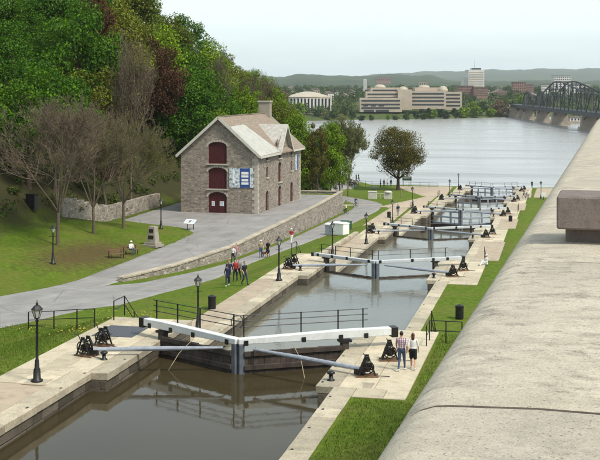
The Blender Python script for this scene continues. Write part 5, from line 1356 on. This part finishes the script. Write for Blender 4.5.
# a low boathouse on the water right of the pier
o = link('boathouse', None, None, None, 0, 'low white boathouse on the water under the bridge span', 'boathouse'); far_box('wall', o, 840, 570, 584, 117.5, 121.5, 7, 'far_wall_white'); far_box('roof', o, 840, 569.5, 584.5, 116.8, 117.6, 8, 'far_roof', off=-.5); far_box('float', o, 838, 568, 586, 121.4, 123.6, 12, 'bridge_stone')
for i in range(4): far_box('window', o, 840, 571.5 + i*3.2, 573 + i*3.2, 118.6, 120.4, .4, 'glass_dark', off=-.2)
# ------------------------------------------------------------------ air
hz = MB().box((0, 6400, 140), (16000, 13400, 330)).obj('haze', 'white_paint', kind='stuff', label='pale air', cat='haze')
m_ = bpy.data.materials.new('haze_air'); m_.use_nodes = True; nn = m_.node_tree; nn.nodes.clear()
oo = nn.nodes.new('ShaderNodeOutputMaterial'); pv = nn.nodes.new('ShaderNodeVolumePrincipled'); pv.inputs['Color'].default_value = (.92, .97, 1.0, 1); pv.inputs['Density'].default_value = .00006; pv.inputs['Anisotropy'].default_value = .1
nn.links.new(pv.outputs[0], oo.inputs['Volume']); hz.data.materials.clear(); hz.data.materials.append(m_)
# ------------------------------------------------------------------ people
PEOPLE = []
def seg_d(p, a, b):
    d = b - a; t = max(0, min(1, (p - a).dot(d)/max(1e-9, d.length_squared))); return (p - a - d*t).length, t
def person(loc, face, label, top, bottom, hair='hair_dark', h=1.74, pose='walk', sleeves='short', legs='long', longhair=False, cap=None, shoe='cloth_black', phase=1, female=False, vox=.016, bare=False):
    V = Vector; s = phase; B = []          # bones: a, b, r0, r1, material
    up_ = Matrix.Identity(3); hipz = .93; off = V((0, 0, 0))
    if pose == 'walk':
        L_ = {s: [(.16, .50), (.27, .09), (.42, .035)], -s: [(.04, .49), (-.24, .14), (-.12, .035)]}
    elif pose == 'stand': L_ = {1: [(.02, .50), (0, .08), (.15, .035)], -1: [(.03, .50), (.03, .08), (.18, .035)]}
    elif pose == 'sit': hipz = .46; L_ = {1: [(.42, .48), (.50, .09), (.64, .035)], -1: [(.42, .46), (.40, .09), (.54, .035)]}
    elif pose == 'ground': hipz = .14; L_ = {1: [(.38, .42), (.62, .08), (.75, .05)], -1: [(.42, .36), (.72, .07), (.85, .05)]}
    else: hipz = .98; up_ = Matrix.Rotation(-.55, 3, 'X'); L_ = {1: [(.30, .66), (.22, .25), (.36, .20)], -1: [(.36, .85), (.14, .52), (.28, .47)]}
    piv = V((0, 0, hipz)); T = lambda p: piv + up_ @ (V(p) - V((0, 0, .93)))
    hw = .085
    for e in (-1, 1):
        k, a, t = L_[e]; x = e*hw; hip = V((x, 0, hipz)); kn = V((x*1.15, k[0], k[1])); an = V((x*1.1, a[0], a[1])); to = V((x*1.25, t[0], t[1]))
        lm = bottom; cm = bottom if legs == 'long' else 'skin'; tm = 'skin' if bare else bottom
        B += [(hip, kn, .098 if not female else .10, .064, tm), (kn, an, .060, .040, cm), (an - V((0, 0, .03)), to, .045, .035, shoe)]
        if legs == 'short': B.append((hip, hip.lerp(kn, .85), .115, .095, bottom))
        sh = T((e*(.175 if female else .195), 0, 1.41))
        if pose == 'walk': el = T((e*.245, -.10 if e == s else .06, 1.13)); wr_ = T((e*.235, -.04 if e == s else .22, .91)); hn = V((0, .03, -.09))
        elif pose == 'stand': el = T((e*.25, -.02, 1.13)); wr_ = T((e*.23, .06, .89)); hn = V((0, .02, -.09))
        elif pose in ('sit', 'ground'): el = T((e*.24, .06, 1.13)); wr_ = T((e*.14, .30, 1.10)); hn = V((-e*.02, .085, 0))
        else: el = T((e*.24, .16, 1.20)); wr_ = T((e*.22, .42, 1.27)); hn = V((0, .09, -.02))
        B += [(sh, el, .052, .042, top), (el, wr_, .039, .028, 'skin' if sleeves == 'short' else top)]
        B.append((wr_, wr_ + hn*.8, .028, .034, 'skin'))
        d = hn.normalized(); sd = V((0, 1, 0)) if abs(d.z) > .7 else V((1, 0, 0))
        for i in range(4): q = wr_ + hn*.85 + sd*(i - 1.5)*.019; g = q + d*(.055 + .012*(1 - abs(i - 1.4)*.6)); B += [(q, g, .010, .009, 'skin'), (g, g + (d*.6 - V((e, 0, 0))*.8).normalized()*.026, .009, .008, 'skin')]
        B.append((wr_ + hn*.35 + sd*.03, wr_ + hn*.75 + sd*.058, .012, .009, 'skin'))
    # trunk, neck and head
    mb = MB()
    prof = [(.02, .84), (.135, .86), (.170 if not female else .175, .93), (.150 if not female else .130, 1.08), (.178 if not female else .150, 1.26), (.185 if not female else .155, 1.37), (.12, 1.45), (.058, 1.49), (.05, 1.52)]
    n = 14; st0 = len(mb.v)
    mb.lathe(prof, n=n, sy=.64); mb.v = [tuple(T(v)) for v in mb.v]
    hc = T((0, .015, 1.632)); mb.tube(T((0, 0, 1.44)), T((0, .008, 1.58)), .055, .05, 10)
    mb.ell(hc, (.076, .095, .115), 14, 10, M=up_ if pose == 'cycle' else None); mb.ell(hc + V((0, .035, -.065)), (.050, .055, .045)); mb.ell(hc + V((0, .100, -.015)), (.013, .020, .022), 6, 5)
    for e in (-1, 1): mb.ell(hc + V((e*.077, -.005, -.005)), (.012, .022, .030), 6, 5)
    for a, b, r0, r1, m in B: mb.tube(a, b, r0, r1, 9); mb.ell(a, r0*.995, 9, 6); mb.ell(b, r1*.995, 9, 6)
    me = mb.mesh('person', 'skin'); mb.fix(me)
    o = link('person', me, None, tuple(loc), face, label, 'person', None)
    o.scale = (h/1.75,)*3
    md = o.modifiers.new('m', 'REMESH'); md.mode = 'VOXEL'; md.voxel_size = vox
    PEOPLE.append((o, B, T, hc, dict(top=top, bottom=bottom, hair=hair, longhair=longhair, cap=cap, shoe=shoe)))
    return o
def finish_people():
    dg = bpy.context.evaluated_depsgraph_get()
    for o, B, T, hc, k in PEOPLE:
        me = bpy.data.meshes.new_from_object(o.evaluated_get(dg)); o.modifiers.clear()
        names = ['skin', k['top'], k['bottom'], k['shoe']]; me.materials.clear()
        for m in names: me.materials.append(MAT[m])
        waist = T((0, 0, 1.0)); ax = (T((0, 0, 1.4)) - T((0, 0, .9))).normalized()
        idx = []
        for p in me.polygons:
            c = p.center; best, bm_ = 9, 'skin'
            for a, b, r0, r1, m in B:
                d, t = seg_d(c, a, b); d -= lerp(r0, r1, t)
                if d < best: best, bm_ = d, m
            hgt = (c - waist).dot(ax); rad = (c - waist - ax*hgt).length
            if best > .012 or (rad < .15 and -.06 < hgt < .44 and best > -.004):
                if hgt > .475: bm_ = 'skin'
                elif hgt > -.12: bm_ = k['top'] if hgt > .02 else k['bottom']
            idx.append(names.index(bm_) if bm_ in names else 0)
        me.polygons.foreach_set('material_index', idx); me.polygons.foreach_set('use_smooth', [True]*len(idx))
        old = o.data; o.data = me; bpy.data.meshes.remove(old)
        hb = MB(); hb.ell(hc + Vector((0, -.016, .022)), (.085, .096, .108), 14, 10)
        hb.f = [f for f in hb.f if not (sum(hb.v[i][1] for i in f)/4 > hc.y + .035 and sum(hb.v[i][2] for i in f)/4 < hc.z + .055)]; hb.m = [0]*len(hb.f)
        if k['longhair']:
            hb.lathe([(.02, -.34), (.060, -.33), (.078, -.20), (.082, -.05), (.07, .02)], hc + Vector((0, -.055, 0)), 12, sy=.62)
        hb.obj('hair', k['hair'], o, smooth=True)
        for e in (-1, 1): MB().ell(hc + Vector((e*.030, .088, .008)), (.010, .008, .007), 6, 4).obj('eye', 'hair_dark', o)
        if k['cap']:
            cb = MB(); cb.lathe([(.092, .035), (.094, .075), (.075, .125), (.02, .142)], hc + Vector((0, -.01, 0)), 14); cb.lathe([(.135, .030), (.13, .045)], hc + Vector((0, .03, 0)), 14); cb.obj('cap', k['cap'], o, smooth=True)
PI = math.pi
z0 = lambda p: Vector((p.x, p.y, p.z + .05))
person(P(401.5, 371, .0), -.05, 'man in plaid shirt and dark jeans walking away on the right platform', 'cloth_plaid', 'denim', h=1.80, shoe='cloth_white', vox=.010)
person(P(413.0, 369.5, .0), .05, 'woman with long auburn hair, white top and black shorts beside the plaid-shirted man', 'cloth_white', 'cloth_black', 'hair_auburn', 1.66, legs='short', longhair=True, shoe='cloth_white', phase=-1, female=True, vox=.010)
F_ = lambda x, y: z0(G(x, y))
away, toward = 0.0, PI
person(F_(227.5, 286.5), PI + .2, 'woman in navy at the front left of the walking group', 'cloth_navy', 'cloth_navy', h=1.62, female=True, shoe='cloth_white', sleeves='long', cap='hair_dark')
person(F_(229, 282.5), PI + .1, 'tall person in dark top behind the front left walker', 'cloth_navy', 'cloth_black', h=1.78, phase=-1, sleeves='long')
person(F_(235.5, 281.5), PI, 'person in red jacket in the middle of the walking group', 'cloth_red', 'cloth_black', h=1.72, sleeves='long')
person(F_(244.5, 285.5), PI + .9, 'man in black T-shirt and black trousers striding at the right of the group', 'cloth_black', 'cloth_navy', h=1.80, phase=-1)
person(F_(239, 280.5), PI - .1, 'person in dark grey half hidden behind the red jacket', 'cloth_grey', 'cloth_black', h=1.70, sleeves='long')
person(F_(233.2, 263.5), PI, 'woman in white top walking behind the dark group', 'cloth_white', 'cloth_black', h=1.66, female=True, longhair=True)
person(F_(236.3, 261.5), PI, 'person in pale pink jacket beside the woman in white', 'cloth_pink', 'cloth_grey', h=1.70, sleeves='long', phase=-1)
person(F_(260.7, 257.8), PI + .3, 'walker with white hat, tan top and jeans next to a dog', 'cloth_tan', 'denim', h=1.74, cap='cloth_white')
person(F_(268.0, 257.6), PI - .2, 'woman in black dress walking behind a dog on the lower path', 'cloth_black', 'cloth_black', h=1.68, legs='short', female=True, longhair=True)
person(F_(291.5, 244.2), PI - .3, 'jogger in red shirt and white trousers on the lower path', 'cloth_red', 'cloth_white', h=1.75, cap='cloth_white', phase=-1)
person(z0(P(398.2, 216, DECK[3])) if False else F_(398, 216), .2, 'person in dark clothes standing on the left bank beyond the third gate', 'cloth_navy', 'cloth_grey', h=1.72, pose='stand')
bench_at = F_(131.0, 254.5)
person(bench_at + Vector((0, 0, 0)), PI + .9, 'person with white cap, white top and jeans sitting at the lawn edge', 'cloth_white', 'denim', h=1.74, pose='sit', cap='cloth_white', sleeves='long')
shore = [(324, 189.5, 'cloth_red', 'cloth_black', 'in red by the left end of the riverside road'), (329, 189, 'cloth_navy', 'cloth_navy', 'in navy beside the red-clad one on the riverside road'), (333.5, 188.6, 'cloth_red', 'denim', 'in red top and jeans on the riverside road'), (342.2, 190, 'cloth_white', 'denim', 'in white top near the end of the retaining wall'), (354.7, 188.5, 'cloth_red', 'cloth_black', 'in dark red alone on the riverside road'), (356.2, 181.5, 'cloth_black', 'cloth_black', 'in black at the river railing, left of two'), (358.6, 181.3, 'cloth_black', 'cloth_navy', 'in black at the river railing, right of two'),
         (380.5, 187.2, 'cloth_grey', 'cloth_black', 'in grey left of the big round tree'), (384, 186.8, 'cloth_navy', 'cloth_black', 'in navy just left of the round tree trunk'), (387.5, 187, 'cloth_white', 'cloth_grey', 'in white beside the round tree trunk'), (391, 186.8, 'cloth_black', 'denim', 'in black closest to the round tree trunk'), (401, 197.5, 'cloth_tan', 'cloth_tan', 'in tan standing on the riverside lawn')]
for i, (x, y, a, b, s) in enumerate(shore): person(F_(x, y), R.uniform(0, 6.28), 'small far-off person ' + s, a, b, h=R.uniform(1.62, 1.8), pose='stand' if i % 3 else 'walk', phase=1 if i % 2 else -1, vox=.03)
for x, y, a, b, s, ps_ in ((524, 198, 'cloth_navy', 'cloth_black', 'in dark clothes walking on the right gravel bank by the river', 'walk'), (528, 199.5, 'cloth_white', 'cloth_grey', 'in white on the right gravel bank by the river', 'walk'), (532, 188.5, 'cloth_black', 'cloth_navy', 'in black by the water at the right river end', 'stand')):
    person(z0(GR(x, y)), R.uniform(0, 6), 'small far-off person ' + s, a, b, pose=ps_, vox=.03)
person(z0(GR(486.5, 266)), 2.2, 'person in white sitting on the right bank edge past the second gate', 'cloth_white', 'cloth_white', pose='ground', cap='cloth_white', sleeves='long', vox=.02)
# cyclists
def bicycle(loc, face, label):
    t = thing('bicycle', label, 'bicycle', tuple(loc), face)
    for y in (-.50, .52):
        w = MB(); n = 18
        for i in range(n): a, b = 2*PI*i/n, 2*PI*(i+1)/n; w.tube((0, y + .33*math.cos(a), .34 + .33*math.sin(a)), (0, y + .33*math.cos(b), .34 + .33*math.sin(b)), .02, n=5)
        wo__ = w.obj('wheel', 'tyre', t); s_ = MB()
        for i in range(6): a = PI*i/6; s_.tube((0, y - .31*math.cos(a), .34 - .31*math.sin(a)), (0, y + .31*math.cos(a), .34 + .31*math.sin(a)), .005, n=3)
        s_.obj('spokes', 'aluminium', wo__)
    f = MB()
    for a, b in (((0, -.50, .34), (0, -.12, .30)), ((0, -.50, .34), (0, -.20, .80)), ((0, -.12, .30), (0, -.22, .88)), ((0, -.12, .30), (0, .36, .78)), ((0, -.20, .80), (0, .36, .82)), ((0, .34, .92), (0, .52, .34))): f.tube(a, b, .018)
    f.obj('frame', 'cloth_navy', t); MB().box((0, -.24, .92), (.14, .26, .06), taper=.8).obj('saddle', 'cloth_black', t, bevel=.01)
    m = MB(); m.path([(-.27, .40, 1.0), (-.06, .38, .98), (.06, .38, .98), (.27, .40, 1.0)], .014); m.tube((0, .36, .86), (0, .38, .98), .014); m.obj('handlebar', 'aluminium', t)
    m = MB(); m.bar((-.09, -.12, .30), (-.09, .04, .22), .02, .03); m.bar((.09, -.12, .30), (.09, -.26, .42), .02, .03); m.tube((-.09, -.12, .30), (.09, -.12, .30), .03); m.obj('crank', 'black_iron', t)
for x, y, fa, a, b, s in ((345.5, 215, PI - .5, 'cloth_white', 'cloth_black', 'in white shirt beside the end of the retaining wall'), (355.8, 207.5, -.3, 'cloth_navy', 'cloth_grey', 'in dark shirt on the bend of the lower path')):
    p = F_(x, y); bicycle(p, fa, 'bicycle ridden by the cyclist ' + s); q = Vector((-math.sin(fa), math.cos(fa), 0))*-.22
    person(p + q, fa, 'cyclist ' + s, a, b, pose='cycle', vox=.02, h=1.72)
finish_people()
# a brown dog on the path
dg = thing('dog', 'brown dog walking between the hatted walker and the woman in black', 'dog', tuple(F_(265, 257.6)), PI/2 + .6)
m = MB(); m.ell((0, -.05, .42), (.11, .30, .135), 12, 8); m.ell((0, .17, .43), (.115, .15, .155), 12, 8); m.tube((0, .25, .48), (0, .40, .62), .075, .06, 9); m.ell((0, .45, .65), (.065, .09, .07), 10, 7); m.tube((0, .48, .63), (0, .58, .60), .042, .03, 8); m.ell((0, .585, .60), .03, 8, 5)
for e in (-1, 1):
    m.tube((e*.07, .20, .38), (e*.07, .19, .20), .05, .032, 7); m.tube((e*.07, .19, .20), (e*.07, .20 + e*.05, .02), .03, .026, 7); m.ell((e*.07, .225 + e*.05, .02), (.032, .045, .022), 7, 5)
    m.tube((e*.07, -.24, .40), (e*.07, -.18, .25), .072, .042, 7); m.tube((e*.07, -.18, .25), (e*.07, -.30, .15), .04, .028, 7); m.tube((e*.07, -.30, .15), (e*.07, -.28, .02), .027, .024, 7); m.ell((e*.07, -.25, .02), (.03, .045, .022), 7, 5)
    m.tube((e*.045, .42, .70), (e*.075, .40, .62), .028, .018, 6)
m.tube((0, -.33, .47), (0, -.47, .52), .03, .022, 7); m.tube((0, -.47, .52), (0, -.58, .62), .022, .012, 7)
body = m.obj('body', 'dog_fur', dg, smooth=True); rm = body.modifiers.new('m', 'REMESH'); rm.mode = 'VOXEL'; rm.voxel_size = .018; rm.use_smooth_shade = True
ld = MB(); a = F_(268, 257.6); d0 = Vector(dg.location)
# ------------------------------------------------------------------ monument, panel, benches and other furniture
p = G(153, 246.5); t = thing('monument', 'tapered grey stone monument with two dark plaques on the lawn', 'monument', tuple(p), -.25)
MB().box((0, 0, .11), (1.7, 1.5, .26)).obj('base', 'monument_stone', t, bevel=.02); MB().box((0, 0, .34), (1.35, 1.15, .22)).obj('step', 'monument_stone', t, bevel=.02)
MB().box((0, 0, 1.22), (1.05, .85, 1.55), taper=.72).obj('shaft', 'monument_stone', t, bevel=.02); MB().box((0, 0, 2.02), (.72, .58, .10)).obj('top', 'monument_stone', t, bevel=.02)
for z, w in ((1.62, .50), (.98, .62)): MB().box((0, -.335 - (1.62 - z)*.075, z), (w, .05, .36), M=Matrix.Rotation(-.075, 3, 'X')).obj('plaque', 'bronze', t)
p = G(190, 230); t = thing('information_panel', 'slanted white information panel on two legs at the lawn tip', 'sign', tuple(p), -.2)
o = MB().box((0, 0, .95), (1.35, .85, .05), M=Matrix.Rotation(.5, 3, 'X')).obj('board', 'panel_white', t); 
for i in range(3): MB().box((-.4 + i*.4, .02, .985), (.30, .5, .012), M=Matrix.Rotation(.5, 3, 'X')).obj('print', 'cloth_grey' if i == 1 else 'banner_print', o)
for e in (-1, 1): MB().box((e*.4, .1, .45), (.07, .07, 1.0)).obj('leg', 'black_iron', t)
def bench(p, rz, label, mat='wood_brown'):
    t = thing('bench', label, 'bench', tuple(p), rz)
    for i in range(3): MB().box((0, -.16 + i*.15, .43), (1.6, .12, .045)).obj('seat_slat', mat, t)
    for i in range(2): MB().box((0, -.30, .62 + i*.17), (1.6, .04, .12)).obj('back_slat', mat, t)
    for e in (-1, 1):
        MB().box((e*.65, -.30, .38), (.06, .06, .78)).obj('leg', 'black_iron', t); MB().box((e*.65, .15, .2), (.06, .06, .42)).obj('leg', 'black_iron', t)
bench(bench_at, PI + .9, 'brown bench under the seated person with white cap')
bench(G(116.5, 258.2), PI + .9, 'empty reddish-brown bench left of the seated person on the lawn')
def bin_(p, label, mat='black_iron', h=.95, r=.27):
    t = thing('litter_bin', label, 'bin', tuple(p)); MB().lathe([(r*.9, 0), (r, .08), (r, h*.85)], n=14).obj('body', mat, t, smooth=False)
    for z in (.12, .45, .78): MB().lathe([(r + .015, h*z), (r + .015, h*z + .04)], n=14).obj('band', 'black_iron', t)
    MB().lathe([(r + .02, h*.85), (r + .02, h*.92), (r*.5, h), (.04, h + .03)], n=14).obj('lid', 'black_iron', t)
bin_(G(212, 309), 'black litter bin on the grass edge left of the lock below the first gate')
bin_(GR(459.5, 319), 'black litter bin on the right lawn beside the parapet')
bin_(G(389, 218), 'black litter bin beside the left path near the third gate')
bin_(GR(510.5, 222), 'black litter bin on the right bank grass edge near the fourth gate')
def box_shed(p, w, d, h, mat, lid, rz, label, nm='storage_box'):
    t = thing(nm, label, 'box', tuple(p), rz); MB().box((0, 0, h/2), (w, d, h)).obj('body', mat, t, bevel=.02)
    MB().prism([(-d/2 - .06, h), (d/2 + .06, h), (d/2 + .06, h + .08), (0, h + .24), (-d/2 - .06, h + .10)], 'x', -w/2 - .06, w/2 + .06).obj('lid', lid, t)
    for e in (-1, 1): MB().box((e*w*.25, -d/2 - .015, h*.5), (w*.42, .03, h*.8)).obj('door', mat, t)
box_shed(G(333, 235), 1.5, 1.3, 1.25, 'grey_paint', 'panel_white', -.4, 'grey-white storage box left of the pair beside the lower path')
box_shed(G(341, 234.6), 1.5, 1.3, 1.3, 'panel_white', 'panel_white', -.4, 'bright white storage box right of the pair beside the lower path')
for i, (x, y, s) in enumerate(((344.5, 229, 'left'), (348.2, 230, 'right'))):
    t = thing('wheeled_bin', f'dark green wheeled bin behind the white storage boxes, the {s} one', 'bin', tuple(G(x, y)), -.4); MB().box((0, 0, .55), (.62, .7, 1.0), taper=1.12).obj('body', 'bin_green', t, bevel=.03); MB().box((0, 0, 1.09), (.74, .84, .09)).obj('lid', 'bin_green', t, bevel=.02)
    for e in (-1, 1): MB().tube((e*.3, .36, .1), (e*.36, .36, .1), .1, n=12).obj('wheel', 'tyre', t)
def board(p, w, label, rz=0.0):
    t = thing('sign_board', label, 'sign', tuple(p), rz)
    o = MB().box((0, 0, 1.75), (w, .1, .95)).obj('board', 'sign_green', t, bevel=.01); MB().box((0, -.06, 1.95), (w*.8, .02, .10)).obj('text_line', 'panel_white', o); MB().box((0, -.06, 1.68), (w*.7, .02, .08)).obj('text_line', 'panel_white', o)
    for e in (-1, 1): MB().box((e*w*.42, .02, .9), (.1, .1, 2.4)).obj('post', 'black_iron', t)
board(G(373, 183.5), 2.6, 'dark green notice board on posts by the river, left of the round tree', -.2)
board(G(407, 186), 2.2, 'dark green notice board on posts by the river, right of the round tree', -.1)
t = thing('gate_pillar', 'square white stone block at the end of the white rail by the path', 'pillar', tuple(G(372.5, 199)), .1); MB().box((0, 0, .65), (1.6, 1.2, 1.4)).obj('block', 'pale_rock', t, bevel=.03); MB().box((0, 0, 1.40), (1.7, 1.3, .12)).obj('cap', 'pale_rock', t, bevel=.02)
t = thing('gate_pillar', 'round-topped white stone block right of the square one by the path', 'pillar', tuple(G(388, 199)), .1); MB().box((0, 0, .6), (1.5, 1.1, 1.2)).obj('block', 'pale_rock', t, bevel=.03); MB().lathe([(.8, 1.2), (.78, 1.35), (.55, 1.5), (.1, 1.56)], n=16).obj('cap', 'pale_rock', t, smooth=True)
a, b = G(374.5, 198.5), G(386, 198.5); railing('rail', 'white rail between the two pale stone blocks', [a, b], .9, 1.3, (1, .5), .03, mat='white_paint')
t = thing('picnic_table', 'pale picnic table on the riverside lawn left of the round tree', 'table', tuple(G(374.5, 189.5)), -.1); MB().box((0, 0, .74), (1.8, .75, .06)).obj('tabletop', 'roof_pale', t)
for e in (-1, 1): MB().box((0, e*.7, .45), (1.8, .28, .05)).obj('seat', 'roof_pale', t); MB().bar((e*.65, -.7, 0), (e*.65, .25, .72), .06, .08).obj('leg', 'roof_pale', t); MB().bar((e*.65, .7, 0), (e*.65, -.25, .72), .06, .08).obj('leg', 'roof_pale', t)
p = G(32, 209); t = thing('utility_cabinet', 'dark utility cabinet at the foot of the wooded slope, far left', 'cabinet', tuple(p), -.3); MB().box((0, 0, .75), (1.3, .6, 1.6)).obj('body', 'glass_dark', t, bevel=.02)
for e in (-1, 1): MB().box((e*.31, -.315, .78), (.56, .03, 1.35)).obj('door', 'black_iron', t)
MB().box((0, 0, 1.58), (1.4, .7, .07)).obj('lid', 'black_iron', t)
p = GR(543.5, 200); t = thing('notice_box', 'small white notice box on a post on the right bank lawn', 'sign', tuple(p)); MB().box((0, 0, 1.0), (.9, .35, .7)).obj('box', 'panel_white', t, bevel=.02); MB().box((0, 0, .35), (.1, .1, .9)).obj('post', 'black_iron', t)
